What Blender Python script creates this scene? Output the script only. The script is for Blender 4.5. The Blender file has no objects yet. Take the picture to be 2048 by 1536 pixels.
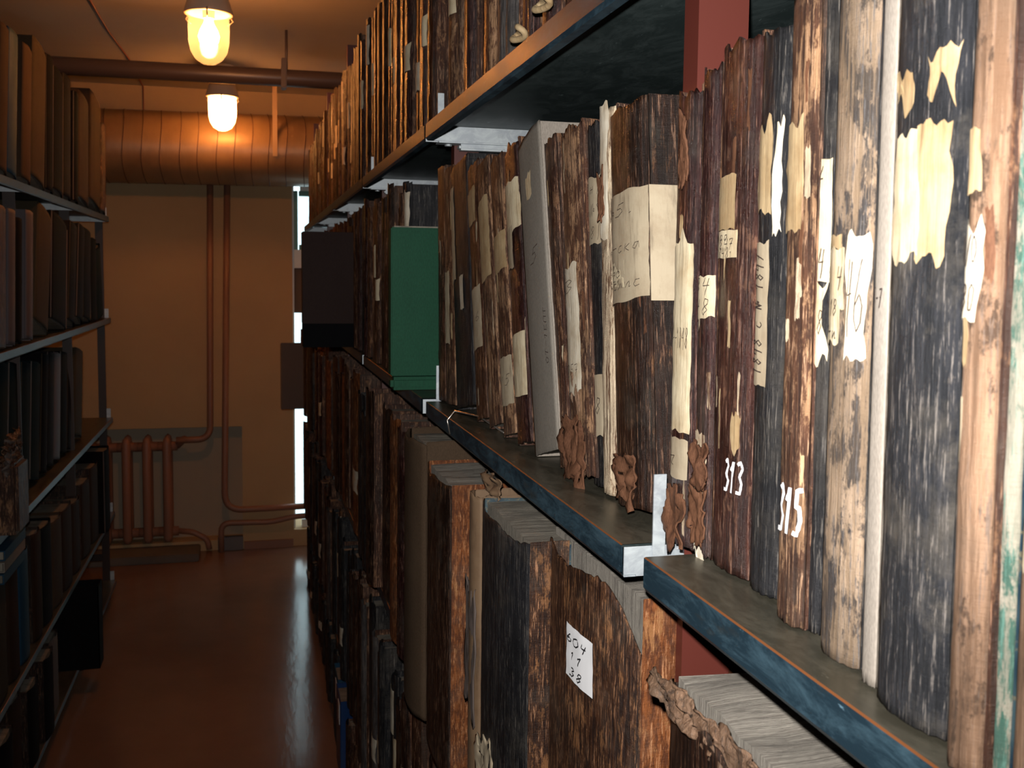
import bpy, bmesh, math, random
from mathutils import Vector, Matrix, noise
R = random.Random(7)
scene = bpy.context.scene
COL = scene.collection

# ------------------------------------------------------------------ camera, world, exposure, flash
F = 2000.0; ROLL = 0.012; CAMZ = 1.66
_UP = 166.7
_X = (-524 - _UP*math.sin(ROLL))/math.cos(ROLL)
CY = 545 - _X*math.sin(ROLL) + _UP*math.cos(ROLL)
PITCH = math.atan(_UP/F); YAW = math.atan(-_X/F*math.cos(PITCH))
_r = Vector((math.cos(YAW), -math.sin(YAW), 0))
FWD = Vector((math.cos(PITCH)*math.sin(YAW), math.cos(PITCH)*math.cos(YAW), -math.sin(PITCH)))
_u = _r.cross(FWD)
CR = _r*math.cos(ROLL) + _u*math.sin(ROLL)
CU = _u*math.cos(ROLL) - _r*math.sin(ROLL)
CP = Vector((0, 0, CAMZ))
cd = bpy.data.cameras.new('camera'); cam = bpy.data.objects.new('camera', cd); COL.objects.link(cam)
m = Matrix((CR, CU, -FWD)).transposed().to_4x4(); m.translation = CP
cam.matrix_world = m
cd.sensor_width = 36; cd.lens = 36*F/2048; cd.shift_y = (CY-768)/2048; cd.clip_start = 0.02; cd.clip_end = 60
cd.dof.use_dof = True; cd.dof.focus_distance = 1.0; cd.dof.aperture_fstop = 22
scene.camera = cam

w = bpy.data.worlds.new('world'); scene.world = w; w.use_nodes = True
bg = w.node_tree.nodes['Background']; bg.inputs[0].default_value = (0.72, 0.93, 1.0, 1); bg.inputs[1].default_value = 2.2
vs = scene.view_settings
scene.display_settings.display_device = 'sRGB'
vs.view_transform = 'Standard'; vs.look = 'None'; vs.exposure = 0.0; vs.gamma = 1.0; vs.use_curve_mapping = False

def add_light(name, kind, loc, energy, color, size=0.03, **kw):
    d = bpy.data.lights.new(name, kind); d.energy = energy; d.color = color
    if kind == 'AREA': d.size = size
    else: d.shadow_soft_size = size
    for k, v in kw.items(): setattr(d, k, v)
    o = bpy.data.objects.new(name, d); COL.objects.link(o); o.location = loc
    return o
# the camera's own flash, a few centimetres above the lens
fl = add_light('camera_flash', 'SPOT', CP + CU*0.045 - CR*0.012, 72, (1.0, 0.97, 0.93), 0.007, spot_size=math.radians(92), spot_blend=0.9)
fl.rotation_euler = (FWD).to_track_quat('-Z', 'Y').to_euler()

def ray(u, v): return FWD*F + CR*(u-1024) - CU*(v-CY)
def at(u, v, ax, val):
    d = ray(u, v); return CP + d*((val-CP[ax])/d[ax])
def y_on(u, x, z):
    v = 768
    for _ in range(12):
        P = at(u, v, 0, x)
        d = Vector((x, P.y, z)) - CP; k = d.dot(FWD); v = CY - F*d.dot(CU)/k
    return P.y

# ------------------------------------------------------------------ materials
def NT(name):
    mt = bpy.data.materials.new(name); mt.use_nodes = True
    nt = mt.node_tree; b = nt.nodes['Principled BSDF']
    return mt, nt, b
def nd(nt, t, **kw):
    n = nt.nodes.new(t)
    for k, v in kw.items():
        if hasattr(n, k): setattr(n, k, v)
        else: n.inputs[k.replace('_', ' ')].default_value = v
    return n
def plain(name, col, rough=0.6, metal=0.0, spec=0.5):
    mt, nt, b = NT(name)
    b.inputs['Base Color'].default_value = (*col, 1); b.inputs['Roughness'].default_value = rough
    b.inputs['Metallic'].default_value = metal; b.inputs['Specular IOR Level'].default_value = spec
    return mt
def coords(nt, scale, rnd=True):
    tc = nd(nt, 'ShaderNodeTexCoord'); src = tc.outputs['Object']
    if rnd:
        oi = nd(nt, 'ShaderNodeObjectInfo'); mu = nd(nt, 'ShaderNodeMath', operation='MULTIPLY'); mu.inputs[1].default_value = 37.0
        nt.links.new(oi.outputs['Random'], mu.inputs[0])
        va = nd(nt, 'ShaderNodeVectorMath', operation='ADD'); nt.links.new(src, va.inputs[0]); nt.links.new(mu.outputs[0], va.inputs[1])
        src = va.outputs[0]
    mp = nd(nt, 'ShaderNodeVectorMath', operation='MULTIPLY'); mp.inputs[1].default_value = scale
    nt.links.new(src, mp.inputs[0]); return mp.outputs[0]
def noi(nt, vec, detail=6, rough=0.6, dist=0.0):
    n = nd(nt, 'ShaderNodeTexNoise'); n.inputs['Scale'].default_value = 1.0; n.inputs['Detail'].default_value = detail
    n.inputs['Roughness'].default_value = rough; n.inputs['Distortion'].default_value = dist
    nt.links.new(vec, n.inputs['Vector']); return n.outputs['Fac']
def ramp(nt, fac, lo, hi):
    mr = nd(nt, 'ShaderNodeMapRange'); mr.inputs['From Min'].default_value = lo; mr.inputs['From Max'].default_value = hi
    nt.links.new(fac, mr.inputs['Value']); return mr.outputs[0]
def mix(nt, fac, a, b):
    n = nd(nt, 'ShaderNodeMix', data_type='RGBA')
    if isinstance(fac, float): n.inputs[0].default_value = fac
    else: nt.links.new(fac, n.inputs[0])
    for s, v in ((6, a), (7, b)):
        if isinstance(v, tuple): n.inputs[s].default_value = (*v, 1)
        else: nt.links.new(v, n.inputs[s])
    return n.outputs[2]
def bump(nt, b, h, strength, dist=0.002):
    n = nd(nt, 'ShaderNodeBump'); n.inputs['Strength'].default_value = strength; n.inputs['Distance'].default_value = dist
    nt.links.new(h, n.inputs['Height']); nt.links.new(n.outputs[0], b.inputs['Normal'])
def mul(nt, a, b):
    n = nd(nt, 'ShaderNodeMath', operation='MULTIPLY')
    nt.links.new(a, n.inputs[0])
    if isinstance(b, float): n.inputs[1].default_value = b
    else: nt.links.new(b, n.inputs[1])
    return n.outputs[0]

def leather(name, base, mid, worn, wear=0.5, rough=0.42, streak=1.0, dust=0.25):
    """cracked old leather: vertical streaks, patches scuffed to the raw hide, fine pale scratches"""
    mt, nt, b = NT(name)
    st = noi(nt, coords(nt, (260, 300, 13.0*streak)), 8, 0.72, 0.15)          # long vertical wrinkles
    pa = noi(nt, coords(nt, (46, 52, 22)), 9, 0.76, 0.15)                     # broad patches
    fi = noi(nt, coords(nt, (700, 760, 40)), 4, 0.7)                        # fine flaking
    du = noi(nt, coords(nt, (14, 14, 14)), 8, 0.7)
    c = mix(nt, ramp(nt, st, 0.44, 0.56), base, mid)
    lo = 0.68 - 0.24*wear
    wf = ramp(nt, pa, lo, lo+0.05)
    wf2 = mul(nt, wf, ramp(nt, st, 0.42, 0.50))
    c = mix(nt, wf2, c, worn)
    pale = tuple(min(1, x*1.5+0.05) for x in worn)
    lg = noi(nt, coords(nt, (7, 7, 9)), 4, 0.6)
    c = mix(nt, mul(nt, ramp(nt, lg, 0.42, 0.62), 0.55), c, tuple(x*0.35 for x in base))
    f3 = mul(nt, ramp(nt, fi, 0.55, 0.60), ramp(nt, st, 0.49, 0.54))
    c = mix(nt, mul(nt, f3, min(1.0, 0.5+wear*0.5)), c, pale)
    c = mix(nt, mul(nt, ramp(nt, du, 0.50, 0.75), dust), c, (0.17, 0.145, 0.115))
    nt.links.new(c, b.inputs['Base Color'])
    rr = ramp(nt, pa, 0.3, 0.7); m2 = nd(nt, 'ShaderNodeMath', operation='MULTIPLY_ADD')
    m2.inputs[1].default_value = 0.35; m2.inputs[2].default_value = rough-0.12
    nt.links.new(rr, m2.inputs[0]); nt.links.new(m2.outputs[0], b.inputs['Roughness'])
    b.inputs['Specular IOR Level'].default_value = 0.45 if rough < .3 else .32
    cr = noi(nt, coords(nt, (60, 70, 420)), 5, 0.75)                        # short crosswise cracks
    ad = nd(nt, 'ShaderNodeMath', operation='MULTIPLY_ADD'); ad.inputs[1].default_value = .45
    nt.links.new(cr, ad.inputs[0]); nt.links.new(st, ad.inputs[2])
    bump(nt, b, ad.outputs[0], 0.8, 0.003)
    return mt

def cloth(name, col, col2, rough=0.85, weave=900.0, spec=0.12):
    mt, nt, b = NT(name)
    a = noi(nt, coords(nt, (weave, weave, weave*0.35)), 2, 0.5); d = noi(nt, coords(nt, (9, 9, 5)), 6, 0.65)
    c = mix(nt, ramp(nt, d, 0.35, 0.7), col, col2)
    c = mix(nt, mul(nt, ramp(nt, a, 0.35, 0.65), 0.35), c, tuple(x*1.5 for x in col2))
    nt.links.new(c, b.inputs['Base Color']); b.inputs['Roughness'].default_value = rough
    b.inputs['Specular IOR Level'].default_value = spec
    bump(nt, b, a, 0.25, 0.0008); return mt

def paper(name, col, stain, grain=1.0, wrinkle=0.5):
    mt, nt, b = NT(name)
    s = noi(nt, coords(nt, (60, 240*grain, 12)), 6, 0.65); d = noi(nt, coords(nt, (30, 30, 30)), 7, 0.65)
    c = mix(nt, ramp(nt, d, 0.42, 0.72), col, stain)
    c = mix(nt, mul(nt, ramp(nt, s, 0.56, 0.68), 0.65), c, tuple(x*0.45 for x in stain))
    nt.links.new(c, b.inputs['Base Color']); b.inputs['Roughness'].default_value = 0.75
    bump(nt, b, s, wrinkle, 0.0015); return mt

def pagemat(name, col, dark, across=420.0):
    mt, nt, b = NT(name)
    s = noi(nt, coords(nt, (9, across, 9)), 5, 0.75, 0.25); s2 = noi(nt, coords(nt, (25, across*0.22, 25)), 4, 0.6, 0.4)
    c = mix(nt, ramp(nt, s, 0.36, 0.62), dark, col)
    c = mix(nt, mul(nt, ramp(nt, s2, 0.52, 0.64), 0.6), c, tuple(x*0.5 for x in dark))
    nt.links.new(c, b.inputs['Base Color']); b.inputs['Roughness'].default_value = 0.85
    bump(nt, b, s, 0.9, 0.004); return mt

def marbled(name):
    mt, nt, b = NT(name)
    vo = nd(nt, 'ShaderNodeTexVoronoi'); vo.inputs['Scale'].default_value = 1.0
    nt.links.new(coords(nt, (55, 55, 55)), vo.inputs['Vector'])
    d = noi(nt, coords(nt, (80, 80, 80)), 5, 0.6, 1.5)
    c = mix(nt, ramp(nt, vo.outputs['Distance'], 0.2, 0.7), (0.006, 0.02, 0.035), (0.03, 0.055, 0.065))
    c = mix(nt, ramp(nt, d, 0.55, 0.62), c, (0.10, 0.09, 0.06))
    nt.links.new(c, b.inputs['Base Color']); b.inputs['Roughness'].default_value = 0.5
    return mt

def painted_steel(name, base, rub, rust, rough=0.35, metal=0.3):
    mt, nt, b = NT(name)
    a = noi(nt, coords(nt, (30, 13, 46), False), 8, 0.75, 0.6); f = noi(nt, coords(nt, (90, 30, 200), False), 5, 0.7)
    c = mix(nt, ramp(nt, a, 0.44, 0.62), base, rub)
    c = mix(nt, ramp(nt, f, 0.66, 0.72), c, tuple(min(1, x*2.5+.03) for x in rub))
    g = noi(nt, coords(nt, (30, 11, 30), False), 6, 0.6)
    c = mix(nt, ramp(nt, g, 0.60, 0.78), c, rust)
    nt.links.new(c, b.inputs['Base Color']); b.inputs['Metallic'].default_value = metal
    rr = nd(nt, 'ShaderNodeMath', operation='MULTIPLY_ADD'); rr.inputs[1].default_value = 0.4; rr.inputs[2].default_value = rough-0.15
    nt.links.new(a, rr.inputs[0]); nt.links.new(rr.outputs[0], b.inputs['Roughness'])
    return mt

def wallmat(name, c1, c2, rough=0.85, sc=1.3, bs=0.15):
    mt, nt, b = NT(name)
    a = noi(nt, coords(nt, (sc, sc, sc), False), 8, 0.65); f = noi(nt, coords(nt, (60, 60, 60), False), 4, 0.6)
    nt.links.new(mix(nt, ramp(nt, a, 0.35, 0.7), c1, c2), b.inputs['Base Color']); b.inputs['Roughness'].default_value = rough
    bump(nt, b, f, bs, 0.004); return mt

M = {}
# leathers: base, mid, worn
M['blackbrown'] = leather('cracked_dark_brown_leather', (0.012, 0.006, 0.004), (0.035, 0.014, 0.008), (0.16, 0.075, 0.035), 0.40, 0.34)
M['brown'] = leather('cracked_brown_leather', (0.03, 0.011, 0.006), (0.075, 0.028, 0.014), (0.24, 0.12, 0.06), 0.60, 0.42)
M['redbrown'] = leather('glossy_red_brown_leather', (0.024, 0.008, 0.006), (0.058, 0.019, 0.013), (0.18, 0.085, 0.05), 0.5, 0.26)
M['plum'] = leather('glossy_plum_brown_leather', (0.018, 0.006, 0.006), (0.045, 0.016, 0.014), (0.15, 0.06, 0.035), 0.30, 0.24)
M['tatter'] = leather('flaking_brown_leather', (0.035, 0.014, 0.008), (0.10, 0.042, 0.022), (0.32, 0.18, 0.095), 0.75, 0.6)
M['flaked'] = leather('spine_flaked_to_cream_paper', (0.11, 0.05, 0.025), (0.35, 0.22, 0.13), (0.66, 0.52, 0.36), 1.15, 0.65)
M['scuffed'] = leather('tan_leather_with_black_scuffs', (0.24, 0.165, 0.105), (0.34, 0.245, 0.17), (0.035, 0.03, 0.03), 0.85, 0.6)
M['tanleather'] = leather('worn_tan_leather', (0.17, 0.095, 0.055), (0.29, 0.175, 0.11), (0.06, 0.035, 0.022), 0.6, 0.55)
M['orange'] = leather('mottled_orange_brown_leather', (0.10, 0.03, 0.010), (0.24, 0.075, 0.02), (0.32, 0.14, 0.05), 0.55, 0.5, 4.0)
M['oldcalf'] = leather('old_brown_calf', (0.020, 0.008, 0.005), (0.075, 0.030, 0.014), (0.26, 0.115, 0.045), 0.62, 0.4, 2.0)
M['black'] = leather('scuffed_black_bookcloth', (0.008, 0.008, 0.010), (0.018, 0.018, 0.021), (0.10, 0.085, 0.07), 0.14, 0.42, 1.0, 0.3)
M['dusty'] = leather('dusty_black_bookcloth', (0.010, 0.011, 0.014), (0.022, 0.023, 0.028), (0.13, 0.11, 0.095), 0.30, 0.5, 2.0, 0.6)
M['greyblack'] = leather('grey_rubbed_bookcloth', (0.05, 0.045, 0.045), (0.11, 0.10, 0.10), (0.17, 0.14, 0.12), 0.4, 0.5, 1.5, 0.5)
M['marble_tan'] = leather('green_and_cream_flaked_paper', (0.24, 0.23, 0.18), (0.34, 0.30, 0.24), (0.03, 0.10, 0.075), 0.75, 0.6, 3.0)
M['gloss_dark'] = leather('varnished_brown_leather', (0.020, 0.006, 0.003), (0.075, 0.022, 0.009), (0.15, 0.065, 0.025), 0.4, 0.15, 1.0, 0.1)
M['grey_cloth'] = cloth('grey_linen', (0.14, 0.125, 0.105), (0.20, 0.18, 0.155))
M['grey_cloth2'] = cloth('beige_grey_linen', (0.19, 0.165, 0.14), (0.24, 0.21, 0.18))
M['green'] = cloth('green_bookcloth', (0.006, 0.047, 0.024), (0.009, 0.064, 0.033), 0.6, 500.0, 0.15)
M['boxbrown'] = cloth('dark_brown_boxboard', (0.030, 0.018, 0.016), (0.036, 0.022, 0.02), 0.8)
M['boxblack'] = cloth('black_bookcloth', (0.003, 0.003, 0.004), (0.005, 0.005, 0.006), 0.9)
M['tanpaper'] = paper('brown_wrapping_paper', (0.15, 0.092, 0.05), (0.11, 0.06, 0.03), 0.2, 0.3)
M['wrap'] = cloth('dark_wrapping_paper', (0.045, 0.028, 0.017), (0.065, 0.042, 0.026))
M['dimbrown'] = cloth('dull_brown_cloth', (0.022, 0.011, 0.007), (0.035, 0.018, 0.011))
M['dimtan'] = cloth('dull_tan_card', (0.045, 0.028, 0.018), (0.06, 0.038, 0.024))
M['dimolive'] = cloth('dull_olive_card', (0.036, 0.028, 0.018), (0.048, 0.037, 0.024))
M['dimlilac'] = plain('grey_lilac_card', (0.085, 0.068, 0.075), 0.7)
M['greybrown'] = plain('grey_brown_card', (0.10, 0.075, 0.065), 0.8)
M['blue'] = cloth('blue_bookcloth', (0.012, 0.04, 0.075), (0.018, 0.055, 0.095), 0.6)
M['deepblue'] = plain('deep_blue_plastic', (0.005, 0.03, 0.11), 0.4)
M['darkcloth'] = cloth('dark_worn_bookcloth', (0.006, 0.006, 0.008), (0.013, 0.012, 0.013), 0.85)
M['scrap'] = cloth('torn_leather', (0.045, 0.019, 0.011), (0.12, 0.055, 0.03), 0.75)
M['teal'] = cloth('dark_teal_bookcloth', (0.004, 0.010, 0.012), (0.006, 0.014, 0.016), 0.9)
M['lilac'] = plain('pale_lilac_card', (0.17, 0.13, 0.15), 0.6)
M['label'] = paper('cream_label_paper', (0.60, 0.51, 0.35), (0.42, 0.31, 0.18), 1.0, 0.6)
M['label_white'] = paper('white_label_paper', (0.62, 0.56, 0.45), (0.42, 0.33, 0.22), 1.0, 0.5)
M['label_tan'] = paper('tan_label_paper', (0.40, 0.29, 0.16), (0.26, 0.16, 0.07), 1.0, 0.6)
M['label_grey'] = paper('greyed_label_paper', (0.40, 0.33, 0.23), (0.30, 0.23, 0.15), 0.3, 0.3)
M['white'] = plain('clean_white_paper', (0.8, 0.8, 0.82), 0.6)
M['ink'] = plain('faded_brown_black_ink', (0.035, 0.022, 0.018), 0.7)
M['inkblack'] = plain('black_ink', (0.006, 0.006, 0.008), 0.6)
M['whitepaint'] = plain('white_paint', (0.85, 0.84, 0.86), 0.4)
M['pages'] = pagemat('aged_page_edges', (0.30, 0.27, 0.22), (0.15, 0.13, 0.10), 700.0)
M['pages_grey'] = pagemat('grey_page_edges', (0.44, 0.40, 0.34), (0.22, 0.19, 0.16), 1000.0)
M['marbled'] = marbled('blue_marbled_paper')
M['steel'] = painted_steel('blue_grey_painted_steel', (0.018, 0.038, 0.055), (0.055, 0.105, 0.14), (0.045, 0.04, 0.03))
M['steel_under'] = painted_steel('dark_green_grey_steel', (0.035, 0.052, 0.052), (0.07, 0.095, 0.095), (0.05, 0.065, 0.065), 0.42, 0.15)
M['tray_top'] = painted_steel('dusty_olive_shelf_top', (0.06, 0.055, 0.04), (0.11, 0.10, 0.075), (0.03, 0.03, 0.025), 0.3, 0.35)
M['rust_edge'] = plain('bare_rusty_edge', (0.28, 0.10, 0.035), 0.35, 0.5)
M['galv'] = painted_steel('galvanised_steel', (0.42, 0.46, 0.50), (0.55, 0.60, 0.62), (0.30, 0.32, 0.33), 0.45, 0.6)
M['redpost'] = plain('red_brown_painted_steel', (0.09, 0.020, 0.014), 0.4)
M['darkpost'] = plain('dark_painted_steel', (0.03, 0.014, 0.010), 0.45)
M['wall'] = wallmat('cream_wall_paint', (0.50, 0.35, 0.19), (0.44, 0.30, 0.16))
M['niche'] = wallmat('grey_cream_niche_paint', (0.38, 0.31, 0.23), (0.42, 0.34, 0.25))
M['ceiling'] = wallmat('whitewashed_ceiling', (0.48, 0.42, 0.34), (0.42, 0.36, 0.28))
M['pipe'] = plain('red_brown_pipe_paint', (0.26, 0.13, 0.085), 0.5)
M['strap'] = plain('tan_strap_paint', (0.5, 0.32, 0.18), 0.6)
M['beam'] = plain('brown_pipe_paint', (0.07, 0.05, 0.046), 0.4)
M['rad'] = plain('red_brown_radiator_paint', (0.29, 0.14, 0.09), 0.5)
M['ledge'] = wallmat('grey_stone_ledge', (0.10, 0.09, 0.08), (0.16, 0.14, 0.12))
M['porcelain'] = plain('grey_brown_lamp_body', (0.5, 0.42, 0.34), 0.5)
M['wire'] = plain('steel_wire', (0.5, 0.45, 0.4), 0.3, 0.9)
M['cable'] = plain('red_brown_cable', (0.24, 0.06, 0.03), 0.5)
M['window_frame'] = plain('white_window_paint', (0.75, 0.78, 0.78), 0.4)
M['green_frame'] = plain('green_window_paint', (0.05, 0.22, 0.18), 0.4)

def floormat():
    mt, nt, b = NT('red_brown_painted_floor')
    a = noi(nt, coords(nt, (1.5, 1.5, 1), False), 8, 0.65); f = noi(nt, coords(nt, (16, 5, 1), False), 5, 0.55)
    c = mix(nt, ramp(nt, a, 0.35, 0.7), (0.215, 0.118, 0.078), (0.155, 0.085, 0.058))
    nt.links.new(c, b.inputs['Base Color']); b.inputs['Roughness'].default_value = 0.17
    bump(nt, b, f, 0.15, 0.006); return mt
M['floor'] = floormat()
def ductmat():
    mt, nt, b = NT('brown_foil_duct_lagging')
    f = noi(nt, coords(nt, (6, 3, 3), False), 6, 0.6)
    c = mix(nt, ramp(nt, f, 0.35, 0.7), (0.33, 0.20, 0.10), (0.23, 0.13, 0.065))
    nt.links.new(c, b.inputs['Base Color']); b.inputs['Roughness'].default_value = 0.38; b.inputs['Metallic'].default_value = 0.2
    bump(nt, b, f, 0.3, 0.01); return mt
M['duct'] = ductmat()
M['seam'] = plain('dark_duct_seam', (0.10, 0.04, 0.02), 0.6)
def glassmat(name, tint, gloss):
    mt, nt, b = NT(name); nt.nodes.remove(b); out = nt.nodes['Material Output']
    t = nd(nt, 'ShaderNodeBsdfTransparent'); t.inputs[0].default_value = (*tint, 1)
    g = nd(nt, 'ShaderNodeBsdfGlossy'); g.inputs['Roughness'].default_value = 0.12; g.inputs[0].default_value = (1, .9, .75, 1)
    x = nd(nt, 'ShaderNodeMixShader'); x.inputs[0].default_value = gloss
    nt.links.new(t.outputs[0], x.inputs[1]); nt.links.new(g.outputs[0], x.inputs[2]); nt.links.new(x.outputs[0], out.inputs[0])
    return mt
M['glass'] = glassmat('window_glass', (0.95, 0.98, 0.98), 0.05)
def globemat(nm, mx):
    mt, nt, b = NT(nm); nt.nodes.remove(b); out = nt.nodes['Material Output']
    t = nd(nt, 'ShaderNodeBsdfTransparent'); t.inputs[0].default_value = (1.0, 0.80, 0.62, 1)
    tr = nd(nt, 'ShaderNodeBsdfTranslucent'); tr.inputs[0].default_value = (1.0, 0.95, 0.85, 1)
    g = nd(nt, 'ShaderNodeBsdfGlossy'); g.inputs['Roughness'].default_value = 0.1
    x = nd(nt, 'ShaderNodeMixShader'); x.inputs[0].default_value = mx
    y = nd(nt, 'ShaderNodeMixShader'); y.inputs[0].default_value = 0.06
    nt.links.new(t.outputs[0], x.inputs[1]); nt.links.new(tr.outputs[0], x.inputs[2])
    nt.links.new(x.outputs[0], y.inputs[1]); nt.links.new(g.outputs[0], y.inputs[2]); nt.links.new(y.outputs[0], out.inputs[0])
    return mt
M['globe'] = globemat('clear_lamp_globe', 0.045)
M['globe_glare'] = globemat('glare_lamp_globe', 0.8)  # farther lamp's overexposed glow put into the same glass as extra translucency
def emit(name, col, s):
    mt, nt, b = NT(name); nt.nodes.remove(b)
    e = nd(nt, 'ShaderNodeEmission'); e.inputs[0].default_value = (*col, 1); e.inputs[1].default_value = s
    nt.links.new(e.outputs[0], nt.nodes['Material Output'].inputs[0]); return mt
M['bulb'] = emit('glowing_bulb', (1.0, 0.43, 0.13), 235)

# ------------------------------------------------------------------ mesh helpers
def link(name, me, mat, parent=None, smooth=False):
    for mt in (mat if isinstance(mat, (list, tuple)) else [mat]): me.materials.append(mt)
    if smooth:
        for p in me.polygons: p.use_smooth = True
    o = bpy.data.objects.new(name, me); COL.objects.link(o)
    if parent: o.parent = parent
    return o
def from_bm(name, bm, mat, parent=None, smooth=False):
    me = bpy.data.meshes.new(name); bm.normal_update(); bm.to_mesh(me); bm.free()
    return link(name, me, mat, parent, smooth)
def add_box(bm, a, b, bev=0.0):
    vs = [bm.verts.new((x, y, z)) for x in (a[0], b[0]) for y in (a[1], b[1]) for z in (a[2], b[2])]
    q = [(0, 1, 3, 2), (4, 6, 7, 5), (0, 4, 5, 1), (2, 3, 7, 6), (0, 2, 6, 4), (1, 5, 7, 3)]
    fs = [bm.faces.new([vs[i] for i in f]) for f in q]
    if bev > 0:
        es = list({e for f in fs for e in f.edges})
        bmesh.ops.bevel(bm, geom=es, offset=bev, segments=2, affect='EDGES')
def box(name, a, b, mat, parent=None, bev=0.0):
    a, b = [min(p, q) for p, q in zip(a, b)], [max(p, q) for p, q in zip(a, b)]
    bm = bmesh.new(); add_box(bm, a, b, bev); return from_bm(name, bm, mat, parent)
def tag(o, label=None, cat=None, group=None, kind=None):
    if label: o['label'] = label
    if cat: o['category'] = cat
    if group: o['group'] = group
    if kind: o['kind'] = kind
    return o
def empty(name, loc, label, cat, group=None):
    o = bpy.data.objects.new(name, None); o.empty_display_size = 0.05; COL.objects.link(o); o.location = loc
    return tag(o, label, cat, group)
def add_lathe(bm, prof, n=32, c=(0, 0, 0)):
    rings = []
    for r, z in prof:
        if r < 1e-5: rings.append([bm.verts.new((c[0], c[1], c[2]+z))])
        else: rings.append([bm.verts.new((c[0]+r*math.cos(2*math.pi*i/n), c[1]+r*math.sin(2*math.pi*i/n), c[2]+z)) for i in range(n)])
    for A, B in zip(rings, rings[1:]):
        for i in range(n):
            j = (i+1) % n
            if len(A) == 1 and len(B) == 1: continue
            if len(A) == 1: bm.faces.new((A[0], B[j], B[i]))
            elif len(B) == 1: bm.faces.new((A[i], A[j], B[0]))
            else: bm.faces.new((A[i], A[j], B[j], B[i]))
def add_tube(bm, pts, r, n=12, cap=True):
    pts = [Vector(p) for p in pts]; rings = []; prev = None
    for i, p in enumerate(pts):
        t = (pts[min(i+1, len(pts)-1)] - pts[max(i-1, 0)]).normalized()
        if prev is None: prev = t.orthogonal().normalized()
        nrm = (prev - t*prev.dot(t)).normalized(); bn = t.cross(nrm); prev = nrm
        rings.append([bm.verts.new(p + (nrm*math.cos(2*math.pi*k/n) + bn*math.sin(2*math.pi*k/n))*r) for k in range(n)])
    for A, B in zip(rings, rings[1:]):
        for k in range(n): bm.faces.new((A[k], A[(k+1) % n], B[(k+1) % n], B[k]))
    if cap: bm.faces.new(rings[0][::-1]); bm.faces.new(rings[-1])
def tube(name, pts, r, mat, parent=None, n=12):
    bm = bmesh.new(); add_tube(bm, pts, r, n); return from_bm(name, bm, mat, parent, True)
def bend(pts, rad, seg=7):
    """round the corners of a polyline"""
    pts = [Vector(p) for p in pts]; out = [pts[0]]
    for a, b, c in zip(pts, pts[1:], pts[2:]):
        u, v = (a-b).normalized(), (c-b).normalized()
        for k in range(seg+1):
            t = k/seg; out.append((b+u*rad)*(1-t)**2 + b*2*t*(1-t) + (b+v*rad)*t*t)
    out.append(pts[-1]); return out
def struct(o): o['kind'] = 'structure'; return o

# ------------------------------------------------------------------ the room
D = 6.13; CEIL = 2.71; XL = -2.4; XR = 2.5; YB = -1.8
struct(box('floor', (XL, YB, -0.1), (XR, D+0.3, 0), M['floor']))
struct(box('ceiling', (XL, YB, CEIL), (XR, D+0.3, CEIL+0.1), M['ceiling']))
struct(box('wall_left', (XL-0.1, YB, 0), (XL, D+0.3, CEIL), M['wall']))
struct(box('wall_right', (XR, YB, 0), (XR+0.1, D+0.3, CEIL), M['wall']))
struct(box('wall_front', (XL, YB-0.1, 0), (XR, YB, CEIL), M['wall']))
# back wall with a radiator niche (x -1.7..-0.055, z 0.05..0.745) and a tall glazed opening (x 0.245..1.2)
NX0, NX1, NZ0, NZ1 = -1.75, -0.055, 0.06, 0.745
WX0, WX1, WZ0, WZ1 = 0.245, 0.95, 0.10, 2.2
bm = bmesh.new()
for a, b in [((XL, D, 0), (NX0, D+0.3, CEIL)), ((NX0, D, NZ1), (NX1, D+0.3, CEIL)), ((NX0, D, 0), (NX1, D+0.3, NZ0)),
             ((NX1, D, 0), (WX0, D+0.3, CEIL)), ((WX0, D, WZ1), (WX1, D+0.3, CEIL)), ((WX0, D, 0), (WX1, D+0.3, WZ0)), ((WX1, D, 0), (XR, D+0.3, CEIL))]:
    add_box(bm, a, b)
struct(from_bm('wall_back', bm, M['wall']))
struct(box('trim_1', (NX0, D+0.12, NZ0), (NX1, D+0.2, NZ1), M['niche']))             # back of the niche
struct(box('baseboard_back', (-0.05, D-0.02, 0), (0.24, D, 0.045), M['pipe']))
win = bpy.data.objects.new('window_1', None); COL.objects.link(win); win.location = (WX0, D+0.06, WZ0); struct(win)
def wpart(name, a, b, mat):
    return box(name, (a[0]-WX0, a[1]-D-0.06, a[2]-WZ0), (b[0]-WX0, b[1]-D-0.06, b[2]-WZ0), mat, win, 0.002)
yw0, yw1 = D+0.05, D+0.10
bm = bmesh.new()
for a, b in [((0, -.01, 0), (.012, .04, 2.1)), ((.655, -.01, 0), (.705, .04, 2.1)), ((.05, -.01, 0), (.655, .04, .05)), ((.05, -.01, 2.05), (.655, .04, 2.1)), ((.33, -.01, .05), (.38, .04, 2.05))]:
    add_box(bm, a, b, 0.002)
from_bm('frame', bm, M['window_frame'], win)
wpart('transom', (WX0+.012, yw0-.02, 1.69), (WX1-.05, yw1, 1.80), M['window_frame'])
wpart('panel', (WX0+.012, yw0, 1.42), (WX1-.05, yw1-.01, 1.69), M['greybrown'])
bm = bmesh.new()
for x0 in (.013, .38):
    for a, b in [((x0, -.02, 1.70), (x0+.022, .03, 2.05)), ((x0+.25, -.02, 1.70), (x0+.28, .03, 2.05)), ((x0+.03, -.02, 1.70), (x0+.25, .03, 1.73)), ((x0+.03, -.02, 2.02), (x0+.25, .03, 2.05))]:
        add_box(bm, a, b)
from_bm('casement', bm, M['green_frame'], win)
wpart('pane', (WX0+.012, yw0+.02, WZ0+.05), (WX1-.05, yw0+.024, 1.42), M['glass'])
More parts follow.
